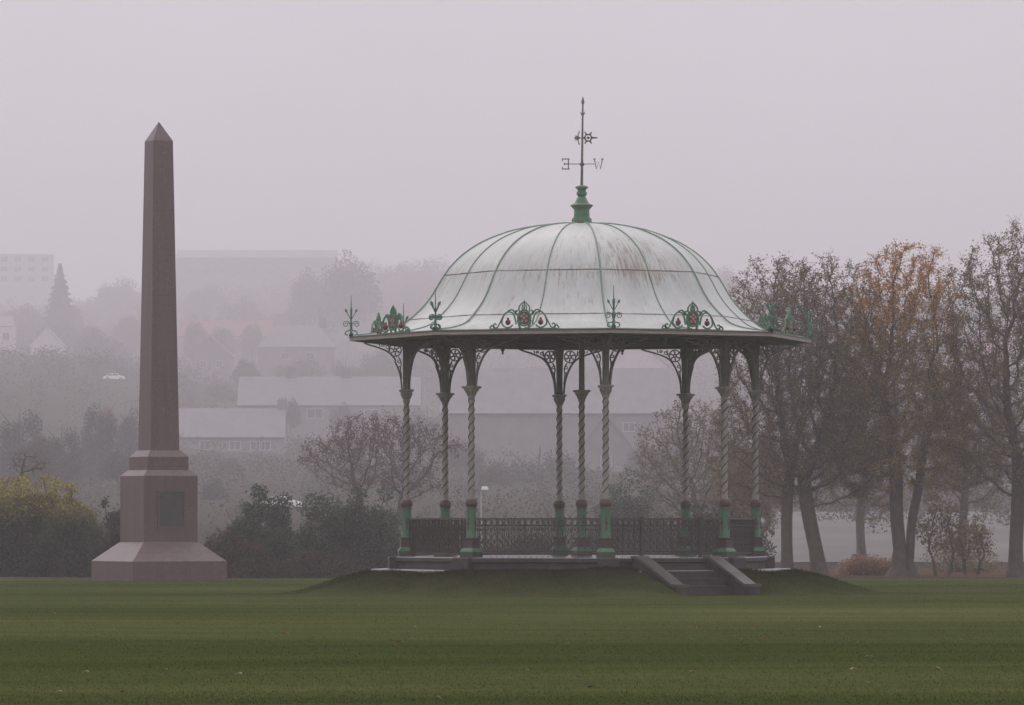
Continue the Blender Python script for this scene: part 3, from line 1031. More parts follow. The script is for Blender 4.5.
def in_ellipsoids(n, ells, shell=.55):
    vols = np.array([a * b * c for (_, _, _, a, b, c) in ells]); p = vols ** .75; p /= p.sum()
    k = rng.choice(len(ells), n, p=p)
    e = np.array(ells)[k]
    d = rng.normal(size=(n, 3)); d /= np.linalg.norm(d, axis=1)[:, None]
    r = rng.random(n) ** shell
    return e[:, :3] + d * r[:, None] * e[:, 3:]

def colonize(stems, attr, step, infl, kill, maxn=9000, droop=0.0, jit=.18):
    pos, par = [], []
    for s in stems:
        base = -1 if len(s) == 1 or s[0][0] is None else -1
        prev = -1
        for k, p in enumerate(s):
            if k == 0 and len(p) == 4:
                prev = p[3]
            else:
                pos.append(p[:3]); par.append(prev); prev = len(pos) - 1
    pos = [np.array(p, float) for p in pos]
    A = np.array(attr)
    PA = np.array(pos)
    d = np.linalg.norm(A[:, None] - PA[None], axis=2)
    near = d.argmin(1); dist = d.min(1)
    seen = {}
    for it in range(160):
        act = dist < infl
        if not act.any() or len(pos) > maxn: break
        PA = np.array(pos)
        acc = np.zeros_like(PA)
        dirs = A[act] - PA[near[act]]
        dirs /= np.linalg.norm(dirs, axis=1)[:, None] + 1e-9
        np.add.at(acc, near[act], dirs)
        ids = np.unique(near[act])
        new = []
        for i in ids:
            g = acc[i]; l = np.linalg.norm(g)
            if l < 1e-6: continue
            if seen.get(i, 0) > 3: continue
            seen[i] = seen.get(i, 0) + 1
            g = g / l + rng.normal(size=3) * jit; g[2] -= droop
            g /= np.linalg.norm(g)
            new.append(PA[i] + g * step); par.append(int(i)); pos.append(new[-1])
        if not new: break
        Nn = np.array(new); base = len(pos) - len(new)
        dn = np.linalg.norm(A[:, None] - Nn[None], axis=2)
        mi = dn.argmin(1); mv = dn[np.arange(len(A)), mi]
        b = mv < dist
        near[b] = base + mi[b]; dist[b] = mv[b]
        keep = dist > kill
        A, near, dist = A[keep], near[keep], dist[keep]
        if len(A) == 0: break
    return np.array(pos), np.array(par)

def skeleton_mesh(pos, par, tip, expo, rmax=None):
    n = len(pos)
    acc = np.zeros(n); kids = np.zeros(n, int)
    for i in range(n - 1, -1, -1):
        if acc[i] == 0: acc[i] = tip ** expo
        if par[i] >= 0:
            acc[par[i]] += acc[i]; kids[par[i]] += 1
    r = acc ** (1 / expo)
    # flare: parents listed before children
    if rmax: r = np.minimum(r * (rmax / r.max()) ** np.clip(np.log(r / tip) / np.log(r.max() / tip), 0, 1), rmax)
    return r, kids

def branch_tubes(pos, par, r, extra=None):
    a = np.where(par >= 0)[0]
    p0 = pos[par[a]]; p1 = pos[a]; r0 = np.minimum(r[par[a]], r[a] * 1.35); r1 = r[a]
    if extra is not None:
        p0 = np.concatenate([p0, extra[0]]); p1 = np.concatenate([p1, extra[1]])
        r0 = np.concatenate([r0, extra[2]]); r1 = np.concatenate([r1, extra[2] * .4])
    d = p1 - p0; l = np.linalg.norm(d, axis=1)[:, None] + 1e-9; d = d / l
    p1 = p1 + d * (r1[:, None] * .3)
    ref = np.where(np.abs(d[:, 2:3]) < .9, np.array([[0, 0, 1.0]]), np.array([[1.0, 0, 0]]))
    u = np.cross(d, ref); u /= np.linalg.norm(u, axis=1)[:, None]
    w = np.cross(d, u)
    sides = 5
    n = len(p0); v = np.zeros((n, 2 * sides, 3))
    for k in range(sides):
        c, s = cos(2 * pi * k / sides), sin(2 * pi * k / sides)
        off = u * c + w * s
        v[:, k] = p0 + off * r0[:, None]; v[:, sides + k] = p1 + off * r1[:, None]
    f = np.zeros((n, sides, 4), int); base = (np.arange(n) * 2 * sides)[:, None]
    for k in range(sides):
        k2 = (k + 1) % sides
        f[:, k] = base + np.array([[k, k2, sides + k2, sides + k]])
    return v.reshape(-1, 3), f.ravel()

def make_tree(name, label, cat, X, Y, stems, ells, natt, step, infl, kill, tip, trunk_r, leaf_n, leaf_s, pal, wts=None, group=None,
              bark='bark', leaf_rmax=.05, spread=.16, droop=.0, twigs=2, twig_l=.35, tintfn=None, expo=2.35, shell=.5, stem_r=None):
    t = thing(name, label, cat, (X * KM, Y * KM, tz(X * KM, Y * KM)), 0, group)
    t.scale = (KM, KM, KM)
    att = in_ellipsoids(natt, ells, shell)
    pos, par = colonize(stems, att, step, infl, kill, droop=droop)
    r, kids = skeleton_mesh(pos, par, tip, expo, trunk_r)
    roots = np.where(par < 0)[0]
    if stem_r:
        a0 = len(stems[0]); nn = len(stems[1])
        for q in range(a0):
            r[q] = max(r[q], stem_r * 1.3 * (1 - .45 * q / a0))
        for q in range(nn):
            r[a0 + q] = max(r[a0 + q], stem_r * (1 - .45 * q / nn))
    thin = np.where(r < leaf_rmax)[0]
    ex = None
    if twigs:
        src = np.repeat(thin, twigs)
        dd = pos[src] - pos[np.maximum(par[src], 0)]
        dd = dd / (np.linalg.norm(dd, axis=1)[:, None] + 1e-9) + rng.normal(size=(len(src), 3)) * .75
        dd /= np.linalg.norm(dd, axis=1)[:, None]
        ln = twig_l * (.4 + .9 * rng.random(len(src)))[:, None]
        ex = (pos[src], pos[src] + dd * ln, np.full(len(src), tip * .7))
    v, f = branch_tubes(pos, par, r, ex)
    # root flare
    vz = v[:, 2]; low = vz < .5
    for ri in roots:
        c = pos[ri][:2]
        k = low & (np.hypot(v[:, 0] - c[0], v[:, 1] - c[1]) < trunk_r * 3)
        v[k, 0] = c[0] + (v[k, 0] - c[0]) * (1 + .5 * (1 - np.clip(vz[k] / .5, 0, 1))); v[k, 1] = c[1] + (v[k, 1] - c[1]) * (1 + .5 * (1 - np.clip(vz[k] / .5, 0, 1)))
    tr = np_mesh('trunk', bark, v, 4, f, t)
    tr.data.polygons.foreach_set('use_smooth', [True] * len(tr.data.polygons))
    if leaf_n:
        src = rng.choice(thin, leaf_n)
        cen = pos[src] + rng.normal(size=(leaf_n, 3)) * spread
        if ex is not None:
            k2 = rng.integers(0, len(ex[0]), leaf_n // 2); tt = rng.random((leaf_n // 2, 1))
            cen[:leaf_n // 2] = ex[0][k2] * (1 - tt) + ex[1][k2] * tt + rng.normal(size=(leaf_n // 2, 3)) * .05
        cen[:, 2] = np.maximum(cen[:, 2], .15)
        crown_obj('crown', cen, leaf_s, pal, t, wts, tintfn)
    return t

BROWN = [(.215, .145, .068), (.165, .122, .062), (.25, .18, .082), (.20, .165, .075), (.125, .096, .058)]
OLIVE = [(.22, .165, .055), (.175, .135, .048), (.29, .185, .060), (.33, .18, .054), (.15, .108, .045)]
RUSSET = [(.13, .055, .03), (.09, .045, .028), (.07, .05, .03), (.05, .035, .025)]

def sway(x, y0, y1, n, amp=.12, lean=0.0, z0=-.15):
    out = []
    ph = rng.random() * 6
    for i in range(n + 1):
        t = i / n
        out.append((x + lean * t + amp * sin(ph + 3 * t) * t, amp * cos(ph + 2.2 * t) * t, z0 + (y1 - z0) * t))
    return out

# --- tall half-bare trees on the right
TY = 152.0; ts = F / TY
def tx(px, Y=TY): return (px - 512) * Y / F
G1 = 'tall late autumn trees at the edge of the lawn'
def big_tree(px, label, topy, half, pal, wts, Y=TY, lean=0.0, twin=False, cl=0.0, leaf_n=15000, low=3.0, natt=2300, tr_r=.30, tint=None, top_bias=0):
    H = EYE + (HY - topy) * Y / F
    w = half * Y / F
    ells = [(cl, 0, H * .60, w * .95, w * .85, H * .30), (cl + w * .35, .3, H * .74, w * .6, w * .6, H * .24), (cl - w * .35, -.2, H * .72, w * .62, w * .6, H * .24),
            (cl + top_bias, 0, H * .84, w * .48, w * .5, H * .16), (cl + w * .6, -.3, H * .42, w * .5, w * .5, H * .20), (cl - w * .58, .3, H * .40, w * .5, w * .5, H * .18), (cl, 0, H * .37, w * .92, w * .8, H * .13)]
    stems = [sway(0, 0, low, 7, .12, lean)]
    if twin:
        stems = [[(-.03 - .26 * (k / 10) ** 1.5 + .03 * sin(k * 1.1), .03 * k / 10, -.15 + (low * 1.6 + .15) * k / 10) for k in range(11)]]
        s2 = [(0, 0, -.1, 0)] ; s2 = [(.20, .05, -.15)] + [(.21 + .62 * (k / 9) ** 1.35 + .03 * sin(k * 1.3), .05, low * 1.5 * k / 9) for k in range(1, 10)]
        stems.append(s2)
    return make_tree('autumn_tree', label, 'tree', tx(px, Y), Y, stems, ells, int(natt * 1.9), .25, 3.0, .36, .0085, tr_r * .78, int(leaf_n * 4.6), .062, pal, wts, G1, tintfn=tint, droop=.02, twigs=4, twig_l=.30, leaf_rmax=.04, spread=.09, stem_r=.155 if twin else None)

big_tree(787, 'bare brown tree with a straight trunk nearest the bandstand roof', 250, 66, BROWN, [.2, .3, .15, .1, .25], lean=.1, cl=-.35, leaf_n=9500, tr_r=.25, low=3.4)
big_tree(822, 'brown tree with a trunk leaning left beside the straight trunked tree', 249, 66, BROWN, [.2, .3, .15, .1, .25], lean=-.55, cl=.15, leaf_n=9500, tr_r=.31, low=3.2)
def rusty_top(c):
    k = smooth(6.6, 9.6, c[:, 2])[:, None]
    return 1 + k * np.array([[1.0, .42, .0]])
big_tree(901, 'olive brown tree with a double trunk and a rusty orange top', 236, 72, OLIVE, [.25, .25, .2, .1, .2], twin=True, cl=.0, leaf_n=16000, tr_r=.29, tint=rusty_top)
big_tree(1016, 'tallest dark brown tree at the right end of the row', 210, 78, BROWN, [.2, .3, .1, .2, .2], cl=.0, leaf_n=13500, tr_r=.30, low=3.6, top_bias=.3)
big_tree(1098, 'brown tree beyond the tallest tree, mostly outside the photo', 240, 70, BROWN, None, leaf_n=9000)

# hazier trees farther back on the right
def back_tree(px, topy, half, Y, label, pal, leaf_n, natt=1500):
    H = EYE + (HY - topy) * Y / F; w = half * Y / F
    ells = [(0, 0, H * .6, w, w, H * .36), (w * .4, 0, H * .45, w * .6, w * .6, H * .28), (-w * .4, 0, H * .5, w * .6, w * .6, H * .3)]
    return make_tree('autumn_tree', label, 'tree', tx(px, Y), Y, [sway(0, 0, H * .28, 6, .15)], ells, int(natt * 1.5), .30, 3.2, .42, .011, .20, leaf_n * 2, .105, pal, None, 'hazy trees behind the front row', droop=.02)
back_tree(862, 330, 48, 205, 'hazy brown tree seen in the gap between the leaning and the double trunked tree', BROWN, 8000)
back_tree(962, 330, 60, 215, 'hazy brown tree filling the gap left of the tallest tree', BROWN, 9000)
back_tree(695, 392, 64, 215, 'loose yellowish leaved tree seen through the right bays of the bandstand', [(.17, .14, .075), (.13, .11, .065), (.20, .15, .09)], 5200, 1500)
back_tree(745, 440, 36, 190, 'low brown tree behind the right edge of the bandstand', BROWN, 6000)

# saplings under the right trees
def sapling(px, topy, half, Y, label, pal, leaf_n):
    H = EYE + (HY - topy) * Y / F; w = half * Y / F
    ells = [(0, 0, H * .62, w, w * .8, H * .38)]
    stems = [sway(-.2, 0, H * .35, 4, .1, -.15), sway(.15, 0, H * .35, 4, .1, .2)]
    return make_tree('sapling', label, 'sapling', tx(px, Y), Y, stems, ells, 420, .16, 1.6, .22, .007, .05, leaf_n, .10, pal, None, None, twig_l=.25, leaf_rmax=.03)
sapling(942, 500, 26, 153, 'thin bare multi stemmed sapling growing right of the double trunked tree', BROWN, 1500)
sapling(972, 520, 22, 158, 'low twiggy sapling between the bare sapling and the tallest tree', BROWN, 1400)

# the spreading tree behind the bushes
def spreading():
    Y = 228.0; s = F / Y
    H = EYE + (HY - 407) / s
    ells = [(-.2, 0, H - 3.5, 2.9, 1.8, 1.0), (1.6, 0, H - 3.9, 1.8, 1.5, .8), (0, 0, H - 1.45, 2.5, 2.2, 1.1), (-2.2, 0, H - 2.3, 1.8, 1.6, .8), (2.0, .2, H - 1.8, 1.7, 1.6, .9), (-.4, 0, H - 2.4, 2.0, 1.6, 1.0), (1.4, 0, H - 3.0, 1.6, 1.4, .8), (-3.3, 0, H - 2.9, .9, .9, .45), (3.4, 0, H - 2.2, .9, .9, .6)]
    stems = [sway(0, 0, 1.1, 4, .06, .1), sway(-.12, 0, 1.6, 5, .08, -.7), sway(.12, 0, 1.5, 5, .08, .8)]
    make_tree('spreading_tree', 'wide round topped tree of fine curving branches with sparse reddish leaves behind the dark bushes', 'tree', tx(378, Y), Y, stems, ells, 3000, .19, 2.6, .30, .008, .17, 15000, .085,
              [(.11, .058, .045), (.08, .046, .036), (.13, .075, .055)], None, None, 'barkgrey', leaf_rmax=.028, spread=.13, twigs=2, twig_l=.25)
spreading()

def bare_little():
    Y = 165.0
    X = tx(14, Y)
    ells = [(.55, 0, 3.75, .75, .5, .45), (.15, 0, 3.9, .4, .4, .4)]
    make_tree('bare_tree', 'small leafless tree leaning right behind the yellow green hedge bush', 'tree', X, Y, [sway(-.1, 0, 3.0, 8, .05, .15)], ells, 160, .14, 1.4, .16, .007, .06, 60, .09, BROWN, None, None, twig_l=.25, leaf_rmax=.02)
bare_little()

# --- bushes at the back of the lawn
def shrub(name, label, px0, px1, topy, Y, pal, wts=None, n=9000, size=.10, depth=1.1, peaks=None, tintfn=None, group=None, lobes=26, basey=None):
    xc = tx((px0 + px1) / 2, Y); w = (px1 - px0) / 2 * Y / F
    z0 = 0
    H = EYE + (HY - topy) * Y / F
    t = thing(name, label, 'bush', (xc * KM, Y * KM, tz(xc * KM, Y * KM)), 0, group)
    t.scale = (KM, KM, KM)
    n = int(n * 1.9); size = size * .85
    pk = [((p - (px0 + px1) / 2) * Y / F, EYE + (HY - q) * Y / F - z0) for p, q in (peaks or [((px0 + px1) / 2, topy)])]
    ls = []
    for k in range(lobes):
        x, hh = pk[k % len(pk)]
        wid = w / max(1, len(pk)) ** .6
        u = rng.normal() * .42
        x = np.clip(x + u * wid, -w * .86, w * .86)
        fall = max(.25, 1 - .75 * min(1, abs(u)) ** 1.6)
        r = (.22 + .22 * rng.random()) * min(w, H) * .62
        zz = rng.random() ** .7 * (hh * fall - r) if k >= len(pk) else hh - r
        ls.append((x, rng.normal() * depth * .35, max(zz, r * .5), r * 1.1, r, r))
    for k in range(22):          # skirt down to the ground and the mass of the bush
        r = .24 * min(w, H) + .12
        u = -.82 + 1.64 * k / 21
        hh = np.interp(u * w, *zip(*sorted(pk))) if len(pk) > 1 else pk[0][1]
        ls.append((u * w, rng.normal() * depth * .3, max(r * .6, rng.random() * (hh * (1 - .45 * u * u) - r)), r, r, r))
    cen = in_ellipsoids(n, ls, .30)
    cen += rng.normal(size=cen.shape) * size * .5
    cen[:, 2] = np.maximum(cen[:, 2], .03)
    v, tt = leaf_quads(cen, size, pal, wts)
    if tintfn is not None:
        tt = tt * np.repeat(tintfn(cen, H), 4, 0)
    np_mesh('foliage', 'leaf', v, 4, np.arange(len(v)), t, tt)
    st = MB()
    for (x, y, z, a, b, c) in ls[:16]:
        x0 = x * .35
        st.tube([(x0, y * .3, -.1), ((x0 + x) / 2 + .05 * rng.normal(), y * .6, z * .55), (x, y, z)], [.045, .03, .012], 5)
    st.build('stem', 'bark', t)
    return t

DG = [(.036, .055, .036), (.054, .075, .047), (.068, .090, .054), (.032, .045, .032)]
def yellow_tips(c, H):
    k = (smooth(.36, .86, c[:, 2] / H) * (.4 + .6 * rng.random(len(c))))[:, None]
    return 1 + k * np.array([[7.6, 3.9, .7]])
BY1 = 150.0
shrub('garden_bush', 'dark green bush with yellow tips at the left edge of the photo', -40, 62, 474, BY1, DG, None, 17000, .10, 1.3, [(-20, 482), (10, 474), (30, 478)], yellow_tips, lobes=36)
shrub('garden_bush', 'tall dark bush with a yellow green peak beside the obelisk', 34, 108, 475, BY1 - .8, DG, None, 14000, .10, 1.2, [(56, 475), (62, 482), (82, 500)], yellow_tips, lobes=32)
shrub('garden_bush', 'dull maroon bush between the yellow tipped bush and the obelisk', 92, 152, 500, BY1 + 1, [(.05, .028, .026), (.035, .024, .022), (.06, .035, .03)], None, 8000, .10)
shrub('garden_bush', 'rounded dark green bush with a peaked top right of the obelisk', 228, 300, 484, BY1 + 1.2, DG, None, 13000, .10, 1.2, [(258, 484), (270, 494), (245, 500), (285, 505)], lobes=32)
shrub('garden_bush', 'broad dark green bush under the spreading tree', 290, 408, 484, BY1 + 2, DG, None, 18000, .10, 1.4, [(312, 492), (352, 486), (375, 486), (335, 494), (393, 512)], lobes=44)
shrub('garden_bush', 'low reddish brown bush at the foot of the peaked dark bush', 206, 268, 528, BY1 - .6, [(.085, .036, .026), (.055, .032, .024), (.045, .036, .024), (.10, .05, .03)], None, 8000, .09, .8, [(218, 528), (240, 532), (256, 540)])
shrub('garden_bush', 'low russet bush with fading leaves in front of the broad dark bush', 262, 352, 548, BY1 - .4, [(.055, .03, .024), (.04, .034, .022), (.085, .05, .03)], None, 7000, .085, .7)
shrub('garden_bush', 'dark green bush seen low through the middle of the bandstand', 578, 676, 468, 205, DG, None, 11000, .11, 1.3, [(624, 468), (612, 484), (638, 486), (600, 506), (655, 508)], lobes=34)
shrub('garden_bush', 'dusky brown bush seen through the left bays of the bandstand', 392, 470, 520, 168, [(.05, .036, .03), (.04, .034, .026)], None, 7500, .10)
shrub('garden_bush', 'grey brown bush behind the railing left of the middle post', 470, 590, 532, 172, [(.05, .042, .032), (.04, .038, .028)], None, 9000, .10)
shrub('garden_bush', 'small orange leaved bush on the ground between the tree trunks', 840, 893, 551, 156, [(.36, .19, .13), (.28, .16, .11), (.42, .25, .17)], None, 4200, .075, .7, lobes=16)
shrub('garden_bush', 'dark bush hidden behind the right end of the railing', 668, 770, 500, 170, [(.04, .036, .026), (.055, .045, .03)], None, 9000, .11)
shrub('garden_bush', 'tangled brown undergrowth bush left of the tallest trunk', 925, 1000, 540, 164, BROWN, None, 1500, .08)

# --- far trees: a few prototypes, copied
FAR = {}
def far_proto(kind):
    t = bpy.data.objects.new('hillside_tree', None); COL.objects.link(t)
    if kind in ('round', 'rust'):
        ells = []
        for k in range(40):
            a = rng.random() * 6.28; u = sqrt(rng.random()); q = 1.0 + .7 * rng.random()
            ells.append((2.9 * u * cos(a), 2.9 * u * sin(a), 3.4 + (4.9 * sqrt(max(0, 1.05 - u * u))) * rng.random() ** .6, q, q, q * .85))
        cen = in_ellipsoids(9000, ells, .45)
        crown_obj('crown', cen, .30, [(.06, .05, .036), (.045, .042, .03), (.075, .058, .04)] if kind == 'round' else [(.17, .075, .045), (.13, .065, .042), (.20, .10, .055)], t)
    elif kind == 'green':
        ells = []
        for k in range(44):
            a = rng.random() * 6.28; u = sqrt(rng.random()); q = .9 + .6 * rng.random()
            ells.append((2.5 * u * cos(a), 2.5 * u * sin(a), 1.2 + 7.2 * rng.random() * sqrt(max(0.02, 1.03 - u * u)), q, q, q))
        cen = in_ellipsoids(9000, ells, .45)
        crown_obj('crown', cen, .28, [(.028, .036, .022), (.04, .046, .028), (.05, .055, .03)], t)
    else:
        cs = []
        for k in range(8000):
            h = rng.random() ** 1.5; tier = math.floor(h * 13) / 13
            rr = 2.9 * (1 - h) * (.45 + .6 * (1 - (h - tier) * 13)) * sqrt(rng.random())
            a = rng.random() * 6.28
            cs.append((rr * cos(a), rr * sin(a), .8 + 9.2 * h - .25 * rr))
        crown_obj('crown', np.array(cs), .38, [(.022, .030, .024), (.03, .038, .028)], t)
    tr = MB(); tr.tube([(0, 0, -1.5), (.1, 0, 2), (0, .1, 5), (.05, 0, 8.3 if kind != 'fir' else 9.8)], [.3, .24, .15, .03], 7)
    for k in range(7 if kind != 'fir' else 0):
        a = k * 2.4; zz = 2.0 + .6 * k
        tr.tube([(0, 0, zz), (1.0 * cos(a), 1.0 * sin(a), zz + .9), (2.2 * cos(a), 2.2 * sin(a), zz + 2.2)], [.12, .08, .03], 5)
    tr.build('trunk', 'bark', t)
    return t

used = set()
def far_tree(kind, px, topy, half, Y, label, group=None, cat='tree', tint=None):
    Y = Y * kfar(Y)
    X = tx(px, Y); z0 = tz(X, Y)
    zt = EYE + (HY - topy) * Y / F
    s = half * Y / F / {'round': 4.2, 'rust': 4.2, 'green': 3.7, 'fir': 2.7}[kind]
    if kind not in FAR:
        FAR[kind] = far_proto(kind); o = FAR[kind]
    else:
        o = dup(FAR[kind])
    H = max(zt - z0, .85 * s * 9.7)
    z0 = zt - H
    o.location = (X, Y, z0); o.scale = (s, s, H / 10.0 if kind == 'fir' else H / 9.7)
    o.rotation_euler = (0, 0, rng.random() * 6.28)
    for k in ('label', 'category', 'group'):
        if k in o: del o[k]
    tag(o, label, cat, group)
    return o

far_tree('fir', 60, 264, 26, 1120, 'dark pointed fir on the foggy hill below the flat block')
far_tree('round', 350, 243, 38, 1080, 'biggest rounded tree standing against the sky beside the long roofed building')
far_tree('round', 310, 262, 26, 1120, 'tall hazy tree left of the biggest rounded tree on the skyline')
far_tree('round', 243, 292, 30, 1180, 'rounded hazy tree above the red roofed terrace')
far_tree('round', 118, 272, 34, 1380, 'wide hazy tree on the skyline left of the obelisk')
far_tree('round', 205, 280, 26, 1290, 'hazy tree in front of the left end of the long roofed building')
far_tree('round', 400, 286, 36, 1340, 'hazy tree on the skyline touching the dome of the bandstand')
far_tree('round', 22, 300, 26, 1150, 'hazy tree left of the fir at the photo edge')
far_tree('round', 100, 325, 36, 960, 'broad brownish tree between the pale gable and the obelisk')
far_tree('green', 20, 392, 34, 400, 'dark hazy evergreen at the left edge above the yellow tipped bush')
far_tree('green', 100, 384, 25, 420, 'upright dark hazy evergreen left of the obelisk shaft')
far_tree('green', 132, 392, 20, 440, 'narrow hazy evergreen just behind the obelisk shaft')
far_tree('green', 62, 412, 26, 380, 'lower pale green tree between the two dark hazy evergreens')
far_tree('round', 300, 350, 34, 860, 'hazy tree beside the middle slate house')
far_tree('round', 415, 330, 44, 900, 'hazy tree left of the bandstand below its eave')
far_tree('green', 540, 428, 52, 430, 'large hazy tree seen through the front bay of the bandstand')
far_tree('round', 720, 262, 34, 1300, 'faint tree on the skyline right of the dome')
far_tree('round', 860, 300, 60, 1100, 'faint broad tree on the hill behind the double trunked tree')
far_tree('round', 980, 310, 60, 1050, 'faint broad tree on the hill behind the tallest tree')
far_tree('green', 212, 470, 20, 360, 'hazy bush like tree right of the obelisk pedestal')

EX = [(196, 448, 24, 520), (225, 462, 26, 470), (262, 470, 22, 430), (300, 452, 26, 560), (330, 440, 30, 600), (150, 420, 26, 500), (425, 400, 40, 620), (455, 440, 36, 480),
      (500, 452, 34, 420), (580, 446, 40, 440), (640, 440, 36, 470), (690, 420, 40, 560), (720, 380, 44, 700), (765, 360, 44, 800), (810, 372, 40, 740), (760, 450, 40, 470), (840, 440, 44, 480),
      (910, 400, 44, 650), (985, 420, 44, 560), (1030, 400, 44, 640), (930, 470, 36, 420), (10, 352, 30, 800), (48, 366, 26, 780), (86, 352, 28, 850), (125, 350, 26, 880), (28, 430, 30, 360), (120, 440, 28, 370),
      (185, 362, 22, 820), (222, 378, 24, 780), (250, 358, 20, 820), (345, 352, 26, 840), (380, 345, 30, 860), (60, 312, 30, 1050), (190, 300, 26, 1200), (285, 305, 26, 1150), (330, 300, 30, 1180), (140, 298, 26, 1240), (290, 395, 16, 690), (352, 398, 18, 680), (440, 345, 40, 880)]
for q, (px, ty, hf, Yq) in enumerate(EX):
    far_tree('round' if q % 3 else 'green', px + 6 * rng.normal(), ty + 4 * rng.normal(), hf * .8, Yq, 'indistinct dark hazy tree among the houses on the foggy hillside', 'indistinct hazy trees on the hillside')

for px, ty, hf, Yq in ((196, 316, 16, 1000), (222, 322, 18, 1010), (252, 318, 17, 1020), (276, 326, 14, 1000), (92, 322, 20, 1000), (128, 312, 18, 1060), (70, 300, 16, 1120), (108, 400, 16, 470), (300, 318, 16, 1040), (815, 322, 26, 880), (925, 330, 26, 860)):
    far_tree('rust', px, ty, hf, Yq, 'faint rust coloured tree among the roofs on the foggy hillside', 'rust coloured trees on the hillside')

# scrub covering the hillside
def scrub():
    n = 12500
    Y = 340 + 2540 * rng.random(n) ** .9
    X = (rng.random(n) * 2 - 1) * (Y * .165 + 30)
    g = np.sin(X * .05 + 3) * np.cos(Y * .02 + X * .011) + .8 * rng.normal(size=n)
    k = g > -.45
    for (xa, xb, ya, yb) in HOUSE_ZONES:
        k &= ~((X > xa) & (X < xb) & (Y > ya) & (Y < yb))
    X, Y = X[k], Y[k]
    n = len(X)
    Z = terrain(X, Y)
    R = (.9 + 1.7 * rng.random(n)) * (.6 + Y / 1500)
    m = 76
    src = np.repeat(np.arange(n), m)
    d = rng.normal(size=(n * m, 3)); d /= np.linalg.norm(d, axis=1)[:, None]
    cen = np.stack([X[src], Y[src], Z[src] + R[src] * .7], 1) + d * (R[src] * (.5 + .5 * rng.random(n * m)))[:, None]
    v, t = leaf_quads(cen, .10 + Y[src] / 2800, [(.050, .042, .032), (.038, .038, .026), (.070, .044, .034), (.045, .045, .027)])
    ct = np.repeat(.82 + .36 * rng.random((n, 1)), m * 4, 0)
    o = np_mesh('hillside_scrub', 'leaf', v, 4, np.arange(len(v)), None, t * ct)
    tag(o, 'brown and olive scrub covering the foggy hillside between the houses', 'scrub', kind='stuff')

# ------------------------------------------------------------------ houses on the hillside
HOUSE_ZONES = []
def window(par, x, y, z, w, h, bars=1):
    f = MB()
    t = .14
    f.box((x, y - .03, z + h / 2 - t / 2), (w, .10, t)); f.box((x, y - .03, z - h / 2 + t / 2), (w, .10, t))
    f.box((x - w / 2 + t / 2, y - .03, z), (t, .10, h - 2 * t)); f.box((x + w / 2 - t / 2, y - .03, z), (t, .10, h - 2 * t))
    for b in range(bars):
        xx = x - w / 2 + w * (b + 1) / (bars + 1)
        f.box((xx, y - .025, z), (.12, .08, h - 2 * t))
    fo = f.build('window', 'frame', par)
    p = MB(); p.box((x, y - .012, z), (w - 2 * t, .03, h - 2 * t)); p.build('pane', 'pane', fo)

